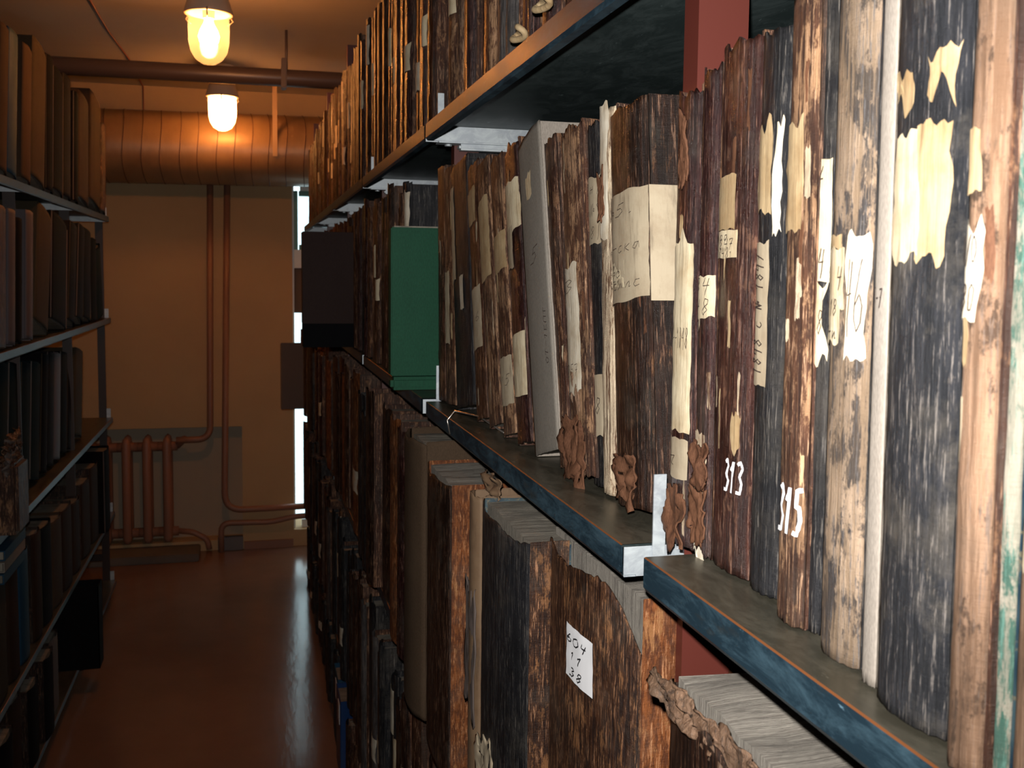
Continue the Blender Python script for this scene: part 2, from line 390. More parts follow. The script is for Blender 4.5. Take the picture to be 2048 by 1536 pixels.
wpart('pane', (WX0+.012, yw0+.03, 1.80), (WX1-.05, yw0+.034, WZ1-.05), M['glass'])

# ------------------------------------------------------------------ fittings
DY, DZ, DR = 5.84, 2.34, 0.195
du = empty('air_duct', (0, DY, DZ), 'fat round brown lagged duct running along the top of the far wall', 'duct')
bm = bmesh.new()
n = 40; rings = []
xs = [-2.4 + 3.6*i/60 for i in range(61)]
for x in xs: rings.append([bm.verts.new((x, DR*math.cos(2*math.pi*k/n), DR*math.sin(2*math.pi*k/n)+0.012*x)) for k in range(n)])
for A, B in zip(rings, rings[1:]):
    for k in range(n): bm.faces.new((A[k], A[(k+1) % n], B[(k+1) % n], B[k]))
bm.faces.new(rings[-1])
from_bm('lagging', bm, M['duct'], du, True)
x = -2.3
while x < 1.19:
    bm = bmesh.new()
    add_tube(bm, [(x+0.006*math.sin(a*3), (DR+0.001)*math.cos(a), (DR+0.001)*math.sin(a)+0.012*x) for a in [2*math.pi*i/40 for i in range(41)]], 0.0022, 6, False)
    from_bm('seam_ring', bm, M['seam'], du, True); x += 0.094+R.uniform(-.006, .006)
bm = bmesh.new()
add_box(bm, (0.125, -DR-0.004, -0.05), (0.150, -DR-0.001, CEIL-DZ))
from_bm('hanger_strap', bm, M['strap'], du)

bp = empty('ceiling_pipe', (0, 4.55, 2.505), 'dark brown horizontal pipe crossing the aisle below the ceiling', 'pipe')
tube('pipe_run', [(XL, 0, -.012), (XR, 0, .012)], 0.037, M['beam'], bp, 24)
for hx in (-1.5, 0.15, 1.8):
    tube('hanger_rod', [(hx+.012, 0, .03), (hx+.012, 0, CEIL-2.505)], 0.006, M['beam'], bp, 8)
    bm = bmesh.new(); add_box(bm, (hx-.012, -.042, -.046), (hx+.012, .042, .046), .004); add_box(bm, (hx-.010, -.012, .04), (hx+.014, .012, .085), .003)
    from_bm('pipe_clamp', bm, M['beam'], bp)

def cage_lamp(label, x, y, globe='globe'):
    t = empty('ceiling_lamp', (x, y, CEIL), label, 'ceiling lamp', None)
    bm = bmesh.new(); add_lathe(bm, [(0, 0), (.062, 0), (.062, -.05), (.055, -.075), (0, -.075)], 28); from_bm('mounting_box', bm, M['porcelain'], t, False)
    bm = bmesh.new(); add_lathe(bm, [(0, -.074), (.058, -.074), (.064, -.09), (.078, -.135), (.083, -.15), (.083, -.158), (.066, -.158), (.05, -.10), (0, -.10)], 32)
    from_bm('lamp_body', bm, M['porcelain'], t, True)
    bm = bmesh.new(); add_lathe(bm, [(.069, -.150), (.070, -.20), (.069, -.25), (.062, -.285), (.045, -.312), (.022, -.326), (0, -.330)], 32)
    from_bm('glass_globe', bm, M[globe], t, True)
    bm = bmesh.new(); add_lathe(bm, [(0, -.268), (.018, -.265), (.032, -.250), (.036, -.232), (.030, -.212), (.018, -.190), (.014, -.175), (0, -.172)], 24)
    from_bm('bulb', bm, M['bulb'], t, True)
    bm = bmesh.new(); add_lathe(bm, [(0, -.12), (.02, -.12), (.02, -.172), (0, -.172)], 20); from_bm('socket', bm, M['porcelain'], t)
    for k in range(3):
        a = k*2.094+.5
        tube('clip', [(.08*math.cos(a), .08*math.sin(a), -.15), (.094*math.cos(a), .094*math.sin(a), -.168), (.072*math.cos(a), .072*math.sin(a), -.185)], .003, M['wire'], t, 6)
    return t
cage_lamp('nearer of the two glowing ceiling lamps, its bulb visible inside the clear globe', at(418, 90, 1, 3.72).x, 3.72)
cage_lamp('farther glowing ceiling lamp hanging in front of the duct beyond the dark pipe', at(445, 225, 1, 5.42).x, 5.42, 'globe_glare')
cage_lamp('ceiling lamp in the next aisle behind the tall right hand shelving', 1.65, 5.85)

cb = [at(180, 0, 2, CEIL-.004), at(215, 60, 2, CEIL-.004), at(258, 118, 2, CEIL-.004)]
e0 = at(286, 172, 1, D-.006)
o = tube('electric_cable', [cb[0]+Vector((-.25, -.9, 0)), cb[0], cb[1], cb[2], (e0.x, D-.008, CEIL-.006), (e0.x+.002, D-.007, 2.50), (e0.x+.002, D-.007, 2.3)], .004, M['cable'], None, 6)
tag(o, 'thin red brown cable crossing the ceiling and dropping down the far wall', 'cable')

# heating pipes and radiator
p1 = empty('heating_pipe', (-.236, D-.05, .7), 'left of the two red brown heating pipes, bending into the radiator top', 'pipe', 'heating pipes')
tube('pipe_run', bend([(.02, 0, 1.65), (0, 0, -.02), (-.19, 0, -.02)], .08), .019, M['pipe'], p1)
p2 = empty('heating_pipe', (-.14, D-.05, .7), 'right of the two red brown heating pipes, turning right above the floor', 'pipe', 'heating pipes')
tube('pipe_run', bend([(.02, 0, 1.65), (-.02, 0, -.45), (.55, -.02, -.44)], .11), .019, M['pipe'], p2)
p3 = empty('heating_pipe', (-.18, D-.05, 0), 'low red brown heating pipe rising from the floor and curving right', 'pipe', 'heating pipes')
tube('pipe_run', bend([(0, 0, 0), (0, 0, .175), (.30, -.01, .17), (.42, -.02, .20), (.6, -.02, .20)], .055), .017, M['pipe'], p3)
rd = empty('radiator', (-.48, D+.02, .07), 'red brown cast iron column radiator set in the niche of the far wall', 'radiator')
for i in range(8):
    cx = -.112*i
    bm = bmesh.new()
    for yy in (-.05, .05):
        add_lathe(bm, [(0, .0), (.018, .006), (.026, .03), (.026, .58), (.018, .618), (0, .632)], 16, (cx, yy, 0))
    add_box(bm, (cx-.018, -.05, .03), (cx+.018, .05, .08), .01); add_box(bm, (cx-.018, -.05, .53), (cx+.018, .05, .60), .01)
    for z in (.055, .565):
        add_tube(bm, [(cx-.056, 0, z), (cx+.056, 0, z)], .028, 14)
    from_bm('section', bm, M['rad'], rd, True)
tube('top_union', [(.05, 0, .565), (.085, -.02, .60), (.10, -.04, .61)], .022, M['rad'], rd)
tube('bottom_union', bend([(.05, 0, .055), (.14, -.03, .05), (.22, -.03, .0), (.23, -.03, -.06)], .03), .017, M['rad'], rd)
o = box('stone_ledge', (-1.9, 5.90, 0), (-0.30, D-.001, 0.045), M['ledge'], None, .006); tag(o, 'low dark stone ledge on the floor below the radiator', 'ledge')
o = box('skirting_box', (-.20, D-.035, .002), (-.055, D-.001, .085), M['beam'], None, .004); tag(o, 'small dark brown box at the foot of the far wall beside the low pipe', 'box')

# ------------------------------------------------------------------ shelving
def tray(parent, x0, x1, y0, y1, z, flip=1, k=0):
    """steel tray: top plate, rounded front lip, side lips; flip -1 for the left shelving"""
    L = .026
    bm = bmesh.new(); g = .0015
    pts = [(0, 0), (.0, -.003), (0.0, -L+.004), (.003, -L), (.013, -L), (.013, -L+.0015), (.0035, -L+.0015), (.0015, -L+.004), (.0015, -.0015), (x1-x0-.0015, -.0015), (x1-x0-.0015, -L), (x1-x0, -L), (x1-x0, 0), (.0015, .0006)]
    A = [bm.verts.new(((x0+px) if flip > 0 else -(x0+px), y0+g, z+pz)) for px, pz in pts]
    B = [bm.verts.new(((x0+px) if flip > 0 else -(x0+px), y1-g, z+pz)) for px, pz in pts]
    N = len(pts)
    for i in range(N):
        j = (i+1) % N
        f = bm.faces.new((A[i], A[j], B[j], B[i]))
        if i in (12,): f.material_index = 1
        if i == 13: f.material_index = 2
        if i in (8, 9): f.material_index = 3
    for yy, s in ((y0+g, 1), (y1-g, -1)):
        xa, xb = x0+.003, x1-.003
        p = [((xx if flip > 0 else -xx), yy+s*.0008, z+zz) for xx, zz in ((xa, -.002), (xb, -.002), (xb, -L), (xa, -L))]
        q = [(a, b+s*.0012, c) for a, b, c in p]
        P = [bm.verts.new(v) for v in p]; Q = [bm.verts.new(v) for v in q]
        fs = [bm.faces.new(P), bm.faces.new(Q[::-1])] + [bm.faces.new((P[i], P[(i+1) % 4], Q[(i+1) % 4], Q[i])) for i in range(4)]
        for f in fs: f.material_index = 4
    bmesh.ops.recalc_face_normals(bm, faces=bm.faces)
    return from_bm('shelf', bm, [M['steel'], M['tray_top'], M['rust_edge'], M['steel_under'], M['galv']], parent)

ZR = [1.905, 1.45, 0.952, 0.40, 0.06]
JR = [-0.26, 0.70, 1.65, 2.60, 3.55, 4.50, 5.45]
sr = empty('shelving_unit', (0.5, 2.6, 0), 'tall steel shelving along the right of the aisle, red posts and blue grey shelves', 'shelving')
def loc(par, o): o.location = -Vector(par.location); return o
for j in JR:
    for xp in (.334, .725):
        bm = bmesh.new(); yp = j+.023
        # angle-iron post
        add_box(bm, (xp, yp, 0), (xp+.042, yp+.003, 2.45)); add_box(bm, (xp, yp+.003, 0), (xp+.003, yp+.026, 2.45))
        loc(sr, from_bm('post', bm, M['redpost'], sr))
for zi, z in enumerate(ZR):
    for a, b in zip(JR, JR[1:]):
        dz = 0.003 if (a == JR[0]) else 0; g = .006 if zi == 0 else .022
        loc(sr, tray(sr, .28, .76, a+g, b-g, z+dz))
    for j in (JR[1:] if zi else JR[2:]):
        bm = bmesh.new()
        add_box(bm, (.300, j-.020, z-.030), (.77, j+.010, z-.0275), .0005)
        add_box(bm, (.335, j-.016, z-.040), (.745, j+.006, z-.0300), .003)
        add_lathe(bm, [(0, -.034), (.006, -.034), (.006, -.031)], 14, (.318, j-.006, z))
        loc(sr, from_bm('bracket', bm, M['galv'], sr))
        bm = bmesh.new(); add_box(bm, (.305, j+.0195, z-.026), (.3155, j+.021, z+.056)); add_box(bm, (.305, j+.012, z-.028), (.3155, j+.021, z-.0265))
        loc(sr, from_bm('end_tab', bm, M['galv'], sr))
loc(sr, box('back_panel', (.772, -.26, .02), (.776, 5.49, 2.45), M['steel_under'], sr))

ZL = [1.925, 1.428, 0.930, 0.452, 0.10]
JL = [0.55, 1.5, 2.45, 3.40, 4.35, 5.30]
sl = empty('shelving_unit', (-.9, 2.6, 0), 'steel shelving on the left of the aisle with dark posts and sparse rows of binders', 'shelving')
for j in JL:
    for xp in (-.735, -1.06):
        bm = bmesh.new(); add_box(bm, (xp, j, 0), (xp+.036, j+.003, 2.0)); add_box(bm, (xp, j+.003, 0), (xp+.003, j+.035, 2.0))
        loc(sl, from_bm('post', bm, M['darkpost'], sl))
for z in ZL:
    for a, b in zip(JL, JL[1:]): loc(sl, tray(sl, .67, 1.07, a, b, z, -1))
    loc(sl, box('end_tab', (-.70, 5.302, z-.02), (-.68, 5.304, z+.045), M['galv'], sl))
for z in (.20,): loc(sl, box('cross_bar', (-1.06, 5.305, z), (-.70, 5.309, z+.035), M['darkpost'], sl))

# ------------------------------------------------------------------ books
def nz(x, y, z=0.0): return noise.noise(Vector((x, y, z)))
GL = {
 '0': [[(.5, 1.5), (.1, 1.2), (.05, .6), (.3, .05), (.7, .05), (.95, .6), (.9, 1.2), (.5, 1.5)]],
 '1': [[(.15, 1.05), (.55, 1.5), (.45, 0)]],
 '2': [[(.1, 1.2), (.35, 1.5), (.8, 1.45), (.85, 1.1), (.1, .05), (.95, .1)]],
 '3': [[(.1, 1.4), (.55, 1.55), (.85, 1.25), (.45, .85), (.9, .55), (.7, .08), (.1, .1)]],
 '4': [[(.35, 1.5), (.1, .75), (.9, .8)], [(.8, 1.45), (.6, -.1)]],
 '5': [[(.9, 1.5), (.3, 1.45), (.2, .9), (.65, .95), (.85, .5), (.55, .05), (.05, .1)]],
 '6': [[(.7, 1.5), (.35, 1.2), (.12, .7), (.12, .25), (.45, .0), (.85, .2), (.88, .55), (.55, .8), (.15, .55)]],
 '7': [[(.1, 1.35), (.95, 1.45), (.35, 0)], [(.3, .75), (.85, .8)]],
 '8': [[(.75, 1.4), (.35, 1.5), (.25, 1.1), (.8, .5), (.5, .0), (.15, .35), (.75, 1.05), (.75, 1.4)]],
 '9': [[(.8, 1.1), (.4, .8), (.15, 1.2), (.55, 1.55), (.85, 1.2), (.65, .1)]],
 '-': [[(.1, .7), (.9, .75)]], '.': [[(.4, .0), (.5, .12)]], '/': [[(.9, 1.6), (.1, -.2)]], '|': [[(.5, 1.8), (.5, -.3)]],
 '№': [[(.05, 0), (.15, 1.5), (.55, 0), (.65, 1.5)], [(.85, .9), (.75, .6), (.95, .5), (.98, .85), (.85, .9)]],
 'г': [[(.1, .8), (.5, .95), (.35, .1), (.6, .0)]], 'с': [[(.8, .85), (.3, .8), (.15, .3), (.45, .02), (.85, .2)]],
 'т': [[(.05, 0), (.15, .8), (.3, .1), (.45, .8), (.6, .1), (.75, .8), (.95, .1)]],
 'а': [[(.8, .8), (.3, .75), (.15, .2), (.5, .05), (.75, .8), (.95, .05)]], 'р': [[(.2, -.5), (.35, .8), (.8, .75), (.75, .2), (.35, .15)]],
 'к': [[(.2, .0), (.3, .9)], [(.85, .85), (.3, .4), (.9, .0)]], 'и': [[(.1, .8), (.2, .1), (.7, .8), (.8, .1), (.98, .2)]],
 'н': [[(.15, 0), (.25, .85)], [(.2, .45), (.75, .5)], [(.8, .85), (.7, 0)]],
 'О': [[(.5, 1.4), (.05, .9), (.2, .1), (.8, .1), (.95, .9), (.5, 1.4)]], 'Т': [[(.0, 1.35), (1, 1.4)], [(.5, 1.35), (.45, 0)]],
 'П': [[(.1, 0), (.1, 1.4), (.9, 1.4), (.9, 0)]], 'Е': [[(.9, 1.4), (.1, 1.4), (.1, 0), (.9, 0)], [(.1, .7), (.7, .7)]],
}
def write_on(parent, prof, text, yc, zc, gh, gw, sw, mat, name='writing', rot=0, slant=.18, off=.0014):
    """strokes laid on the surface x = prof(y, z); text runs towards -y (left to right seen from the aisle)"""
    bm = bmesh.new(); s = gh/1.5
    adv = gw*1.25; L = adv*len(text)
    for i, ch in enumerate(text):
        for stroke in GL.get(ch, []):
            P = []
            for (a, b), (c, d) in zip(stroke, stroke[1:]):
                for k in range(4): t = k/4; P.append((a+(c-a)*t, b+(d-b)*t))
            P.append(stroke[-1])
            Q = []
            for gx, gy in P:
                tx = -L/2 + i*adv + gx*gw + slant*gy*gw; ty = (gy-.75)*s
                tx += nz(i*3.1+gx*2, gy)*gw*.12
                if rot: tx, ty = -ty, tx
                Q.append((yc - tx, zc + ty))
            prev = None
            for k, (yy, zz) in enumerate(Q):
                a = Q[max(k-1, 0)]; b = Q[min(k+1, len(Q)-1)]; dx, dz = b[0]-a[0], b[1]-a[1]; l = math.hypot(dx, dz) or 1
                ww = sw*(.8+.35*nz(k*.7, i)); nx, nzz = -dz/l*ww/2, dx/l*ww/2
                v1 = bm.verts.new((prof(yy+nx, zz+nzz)-off, yy+nx, zz+nzz)); v2 = bm.verts.new((prof(yy-nx, zz-nzz)-off, yy-nx, zz-nzz))
                if prev: bm.faces.new((prev[0], v1, v2, prev[1]))
                prev = (v1, v2)
    return from_bm(name, bm, mat, parent)

def spine_prof(T, H, bulge, rip, seed):
    def f(y, z):
        s = max(-1, min(1, 2*y/T))
        x = -bulge*(1-abs(s)**2.6)
        for zb in (.14, .32, .50, .68, .86):
            x -= .0005*math.exp(-((z-zb*H)/.006)**2)*(1-abs(s)**4)*min(1, bulge/.006)
        x += rip*.34*(nz(y*420+seed, z*26, seed) + .7*nz(y*190, z*90+seed, seed*2))
        return x
    return f

def label_patch(parent, prof, y0, y1, z0, z1, mat, jag=.003, seed=0, name='label', notch=None):
    nu, nw = 10, max(6, int((z1-z0)/.006)); nw = min(nw, 40)
    bm = bmesh.new(); V = []
    for j in range(nw+1):
        row = []
        for i in range(nu+1):
            a, b = i/nu, j/nw
            hz = max(1.0, (z1-z0)*30); ja = jag*(nz(b*hz+seed, seed*1.3)*.8 + nz(b*hz*6, seed)*.3); jb = jag*(nz(b*hz, seed*2.1+5)*.8 + nz(b*hz*6, seed+9)*.3)
            yl, yr = y0+ja, y1+jb
            zt = z1 + 1.6*jag*nz(a*3+seed, 9.1); zb = z0 + 1.6*jag*nz(a*3, 4.4+seed)
            if notch: zt -= notch*max(0, 1-abs(a-.45)*5)
            y = yl+(yr-yl)*a; z = zb+(zt-zb)*b
            row.append(bm.verts.new((prof(y, z)-.0009-.0006*abs(nz(y*200, z*60, seed)), y, z)))
        V.append(row)
    for j in range(nw):
        for i in range(nu): bm.faces.new((V[j][i], V[j+1][i], V[j+1][i+1], V[j][i+1]))
    return from_bm(name, bm, mat, parent, True)

def scrap(parent, c, size, mat, seed, name='torn_leather_flap', aspect=1.5, push=.2):
    bm = bmesh.new(); n = 16; V = []
    for j in range(n+1):
        row = []
        for i in range(n+1):
            a, b = 2*i/n-1, 2*j/n-1
            th = math.atan2(b, a); k = 1 + .55*nz(math.cos(th)*1.7+seed, math.sin(th)*1.7) + .22*nz(math.cos(th)*6, math.sin(th)*6, seed)
            y = a*size*.5*k; z = b*size*.5*aspect*k
            x = -abs(nz(a*1.1+seed, b*.9, seed))*size*push*1.3 - .05*size*nz(a*4, b*3+seed) - size*push*.35*(a*a+b*b)*abs(nz(seed, 3.3))
            row.append(bm.verts.new((c[0]+x, c[1]+y, c[2]+z)))
        V.append(row)
    for j in range(n):
        for i in range(n):
            if nz(i*.5+seed*3, j*.5) > .62: continue
            bm.faces.new((V[j][i], V[j+1][i], V[j+1][i+1], V[j][i+1]))
    for v in [v for v in bm.verts if not v.link_faces]: bm.verts.remove(v)
    o = from_bm(name, bm, mat, parent, True)
    s = o.modifiers.new('thick', 'SOLIDIFY'); s.thickness = .0012
    return o

def page_block(parent, x0, x1, y0, y1, z0, z1, mat, wave=.003, seed=0, res=(10, 26)):
    bm = bmesh.new(); nx, ny = res; top = []
    for i in range(nx+1):
        row = []
        for j in range(ny+1):
            x = x0+(x1-x0)*i/nx; y = y0+(y1-y0)*j/ny
            yy = y + (wave*.6*nz(x*30+seed, y*20) if 0 < j < ny else 0)
            row.append(bm.verts.new((x, yy, z1 - wave + wave*.25*nz(y*120+seed, x*9) + wave*1.1*nz(y*28, x*14, seed))))
        top.append(row)
    for i in range(nx):
        for j in range(ny): bm.faces.new((top[i][j], top[i+1][j], top[i+1][j+1], top[i][j+1]))
    rim = [top[i][0] for i in range(nx+1)] + [top[nx][j] for j in range(1, ny+1)] + [top[i][ny] for i in range(nx-1, -1, -1)] + [top[0][j] for j in range(ny-1, 0, -1)]
    bot = [bm.verts.new((v.co.x, v.co.y, z0)) for v in rim]; N = len(rim)
    for k in range(N): bm.faces.new((rim[k], bot[k], bot[(k+1) % N], rim[(k+1) % N]))
    bm.faces.new(bot); bmesh.ops.recalc_face_normals(bm, faces=bm.faces)
    return from_bm('pages', bm, mat, parent)

def book_parts(root, T, H, Dp, spine, board, pages='pages', seed=0, bulge=None, rip=.0012, jag=.006, res=(14, 60), top_fn=None, strip=None, boards_h=0, page_h=None, wave=.003, board_up=0):
    """spine towards -x at x=0, thickness along y, height along z"""
    if bulge is None: bulge = min(.012, T*.22)
    prof = spine_prof(T, H, bulge, rip, seed)
    nu, nw = res; bm = bmesh.new(); V = []
    for j in range(nw+1):
        row = []
        for i in range(nu+1):
            a, b = i/nu, j/nw; y = -T/2 + T*a
            zt = H - jag*.8*(.5+nz(a*4+seed, 2.2)) - jag*.7*abs(nz(a*16, seed)) + (top_fn(a) if top_fn else 0)
            zb = jag*.5*abs(nz(a*7, seed+8.0))
            z = zb + (zt-zb)*b
            row.append(bm.verts.new((prof(y, z), y, z)))
        V.append(row)
    for j in range(nw):
        for i in range(nu): bm.faces.new((V[j][i], V[j+1][i], V[j+1][i+1], V[j][i+1]))
    o = from_bm('spine', bm, M[spine], root, True)
    if res[0] > 8:
        s = o.modifiers.new('thick', 'SOLIDIFY'); s.thickness = .0016; s.offset = -1
    hb = H - .002 - boards_h
    for s in (-1, 1):
        bm = bmesh.new(); y0 = s*T/2; y1 = s*(T/2-.0028)
        add_box(bm, (.0005, min(y0, y1), 0.0), (Dp, max(y0, y1), hb+(board_up if s < 0 else 0)), .001)
        if res[0] > 8:
            bmesh.ops.subdivide_edges(bm, edges=[e for e in bm.edges if e.calc_length() > .04], cuts=7, use_grid_fill=True)
            for v in bm.verts:
                v.co.z += (-.004*abs(nz(v.co.x*40, seed)) if v.co.z > H*.9 else 0); v.co.y += .0008*nz(v.co.x*14, v.co.z*14, seed)
        from_bm('cover', bm, M[board], root)
    if strip:
        wdt, smat = strip
        bm = bmesh.new(); add_box(bm, (-.001, -T/2-.0012, .001), (wdt, -T/2+.0005, H-.001), .0006)
        bmesh.ops.subdivide_edges(bm, edges=[e for e in bm.edges if e.calc_length() > .04], cuts=30)
        for v in bm.verts: v.co.y += .0007*nz(v.co.z*60, v.co.x*60, seed); v.co.x += .0012*nz(v.co.z*25, seed) if v.co.x > .01 else 0
        from_bm('leather_strip', bm, M[smat], root)
    ph = page_h if page_h is not None else H-.010
    page_block(root, .004, Dp-.008, -T/2+.003, T/2-.003, .003, ph, M[pages], wave, seed, (10, 26) if res[0] > 8 else (2, 4))
    return prof

NAMES = {}
def manual(side, z, xf, uL, uR, top, H, spine, board, label, name='ledger_book', group=None, Dp=.27, labels=(), seed=None, cat='book', **kw):
    """uL,uR: photo columns of the spine's foot (left, right); top = (u, v) of its top centre or None"""
    sg = 1 if side == 'R' else -1
    y1, y2 = y_on(uL, xf, z+.0005), y_on(uR, xf, z+.0005)
    ya, yb = min(y1, y2), max(y1, y2); lean = 0
    for p0, p1 in ([(j-.003, j+.038) for j in JL] if sg < 0 else [(j+.020, j+.052) for j in JR]):   # keep clear of the posts
        if ya < p1 and yb > p0:
            if p0-ya > yb-p1: yb = p0
            else: ya = p1
            if yb-ya < .012: yb = ya+.012
    yc = (ya+yb)/2
    if top:
        uB = (uL+uR)/2; yc0 = y_on(uB, xf, z)
        Pt = at(top[0], top[1], 0, xf)
        lean = math.atan2(Pt.y-yc0, Pt.z-z)
        if H is None: H = math.hypot(Pt.y-yc0, Pt.z-z)
        if kw.get('upright'): lean = 0
    if z < .5: H = H*math.cos(lean); lean = 0
    kw.pop('upright', None)
    if z > 1.44 and z < 1.46 and sg > 0 and uL > 1335: lean = 0.012
    lean = max(-.30, min(.30, lean))
    T = max(.008, (yb-ya)*math.cos(lean) - .0008)
    lift = T/2*abs(math.sin(lean))
    r = empty(name, (xf, yc, z+.0008+lift), label, cat, group)
    r.rotation_euler = (-lean, 0, 0) if sg > 0 else (lean, 0, math.pi)
    seed = seed if seed is not None else (uL*.137+z*3.3) % 50
    prof = book_parts(r, T, H, Dp, spine, board, seed=seed, **kw)
    for i, lb in enumerate(labels):
        # (va, vb, mat, fraction left, fraction right, text, opts)
        va, vb, mt, f0, f1 = lb[:5]; tx = lb[5] if len(lb) > 5 else None; op = lb[6] if len(lb) > 6 else {}
        def zat(v):
            best = None
            for k in range(60):
                zz = H*k/59; P = r.location + Vector((0, math.sin(lean)*zz, math.cos(lean)*zz)); d = P-CP
                vv = CY - F*d.dot(CU)/d.dot(FWD)
                if best is None or abs(vv-v) < best[0]: best = (abs(vv-v), zz)
            return best[1]
        z0, z1 = zat(vb), zat(va)
        yl, yr = T/2 - f0*T, T/2 - f1*T      # left in the photo is the far side
        lo, hi = min(yl, yr), max(yl, yr)
        if mt:
            pl = label_patch(r, prof, lo, hi, z0, z1, M[mt], op.get('jag', .0025), seed+i*3.7, op.get('name', 'paper_label'), op.get('notch'))
        else: pl = r
        if tx:
            lines = tx.split('\n'); n = len(lines); gh = op.get('gh', (z1-z0)*.6/n)
            for q, ln in enumerate(lines):
                if not ln: continue
                zc = z1-(z1-z0)*(q+.5)/n; wd = (hi-lo)*op.get('w', .85)
                if op.get('rot'): gw = (z1-z0)*.85/(1.25*len(ln)); ghh = op.get('gh', (hi-lo)*.6)
                else: gw = wd/(1.25*len(ln)); ghh = gh
                write_on(pl, prof, ln, (lo+hi)/2, zc if not op.get('rot') else (z0+z1)/2, ghh, gw, op.get('sw', .0007), M[op.get('ink', 'ink')],
                         op.get('wname', 'handwriting'), op.get('rot', 0), off=op.get('off', .0022))
    return r, prof, T, H

GM = 'old ledgers on the middle shelf of the right hand shelving'
GT = 'old ledgers on the top shelf of the right hand shelving'
GLo = 'large ledgers on the shelf below the middle one, right hand shelving'
def MR(xf, uL, uR, top, H, spine, board, label, **kw):
    near = uL > 1335
    kw['bulge'] = kw.get('bulge', .008)*(.42 if near else .6)
    out = manual('R', 1.4535 if near else 1.4505, xf, uL, uR, top, H, spine, board, label, group=GM, **kw)
    if spine in ('tatter', 'brown', 'plum', 'redbrown', 'blackbrown', 'tanleather'):
        r, prof, T, Hh = out; q = random.Random(int(uL)); taken = []
        for k in range(7 if T > .02 else 4):                   # slivers of bared paper and raw hide
            w_, h_ = q.uniform(.0015, .005), q.uniform(.012, .055); y_ = q.uniform(-T/2+.002, T/2-w_-.001); z_ = q.uniform(.01, Hh-h_-.015)
            p2 = lambda y, z: prof(y, z)+.0006
            label_patch(r, p2, y_, y_+w_, z_, z_+h_, M[q.choice(['flaked', 'label_grey', 'label_tan', 'scrap', 'scrap'])], .0022, uL+k*1.3, 'bared_patch')
    return out
# ---- nearest bay of the middle right shelf, from the right edge of the photo leftwards
MR(.300, 2118, 2330, (2200, 0), .385, 'scuffed', 'blackbrown', 'tan scuffed ledger at the extreme right edge of the photo, beyond the green flaked one')
MR(.300, 2022, 2112, (2066, 0), .385, 'tanleather', 'brown', 'tan leather ledger at the right edge, second spine right of the green flaked one', labels=[(380, 480, 'label_tan', .1, .9), (600, 680, 'label_tan', .0, 1.0)])
MR(.298, 1968, 2018, (1990, 0), .385, 'marble_tan', 'marbled', 'narrow ledger whose spine is flaked to cream and green paper', jag=.004)
MR(.290, 1897, 1966, (1926, 0), .385, 'tanleather', 'brown', 'worn brown ledger with a torn bright white label, right part of middle shelf', bulge=.014,
   labels=[(445, 640, 'label_white', 0.0, .70, '84/о\n180'.replace('о', '0'), {'jag': .005, 'gh': .011, 'sw': .0008}), (250, 380, 'label_tan', .1, .6)])
MR(.298, 1752, 1891, (1829, 0), .385, 'dusty', 'black', 'thick dusty black ledger with two torn cream labels high on its spine', bulge=.012,
   labels=[(245, 530, 'label', .06, .50, None, {'jag': .006}), (262, 505, 'label_tan', .50, .86, None, {'jag': .006}), (140, 200, 'label_tan', .04, .36, None, {'jag': .008}), (118, 190, 'label_tan', .58, .88, None, {'jag': .008})])
MR(.303, 1722, 1750, (1742, 0), .375, 'grey_cloth2', 'grey_cloth2', 'narrow grey linen covered volume beside the thick dusty black ledger', bulge=.002, rip=.0002, jag=.002,
   labels=[(570, 625, None, .2, .9, '5-7', {'gh': .010, 'sw': .0007, 'wname': 'handwriting'})])
MR(.309, 1641, 1719, (1690, 0), .375, 'scuffed', 'black', 'broad tan leather ledger rubbed with black, cream labels halfway up', bulge=.013,
   labels=[(460, 505, 'label_tan', .02, .5), (500, 610, 'label', .0, .62, '1:4', {'gh': .012, 'sw': .0008, 'jag': .005}), (470, 706, 'label_white', .62, .98, '46', {'jag': .004}), (585, 680, 'label', .0, .5, 'О.18\n2-и', {'gh': .009})])
MR(.317, 1600, 1640, (1632, 0), .375, 'black', 'black', 'narrow black ledger with a tall cream label, between the brown 315 and broad tan ledgers', bulge=.006,
   labels=[(325, 560, 'label', .05, 1.0, '4\n\n184', {'gh': .016, 'sw': .0009, 'jag': .002}), (560, 722, 'label', .35, 1.0, '18', {'gh': .014, 'jag': .007})])
MR(.311, 1553, 1606, (1594, 5), .372, 'tatter', 'brown', 'brown leather ledger with the number 315 painted white near its foot', bulge=.008,
   labels=[(250, 470, 'label_tan', .0, .7, None, {'jag': .007}), (978, 1055, None, .18, 1.08, '315', {'gh': .028, 'sw': .0034, 'ink': 'whitepaint', 'wname': 'painted_number'})])
MR(.325, 1500, 1556, (1538, 18), .365, 'black', 'greyblack', 'black cloth ledger with a tan torn label above a long upright cream label', bulge=.012,
   labels=[(255, 430, 'label_tan', .0, .62, '.', {'jag': .007}), (255, 470, 'label_white', .72, .92, None, {'jag': .004}), (490, 778, 'label_grey', .04, .66, '1848 с № 1847', {'rot': 1, 'gh': .013, 'sw': .0009})])
MR(.325, 1424, 1498, (1466, 84), .37, 'redbrown', 'brown', 'glossy red brown ledger with the number 313 painted white near its foot', bulge=.011, jag=.010,
   labels=[(350, 455, 'label_tan', .02, .60, None, {}), (452, 516, 'label', .0, .66, 'тра.\n1847\n1848г', {'gh': .008, 'sw': .0006, 'jag': .001}), (918, 978, None, .48, .96, '313', {'gh': .022, 'sw': .0028, 'ink': 'whitepaint', 'wname': 'painted_number'}), (820, 900, 'label_tan', .65, .85, None, {'jag': .006})])
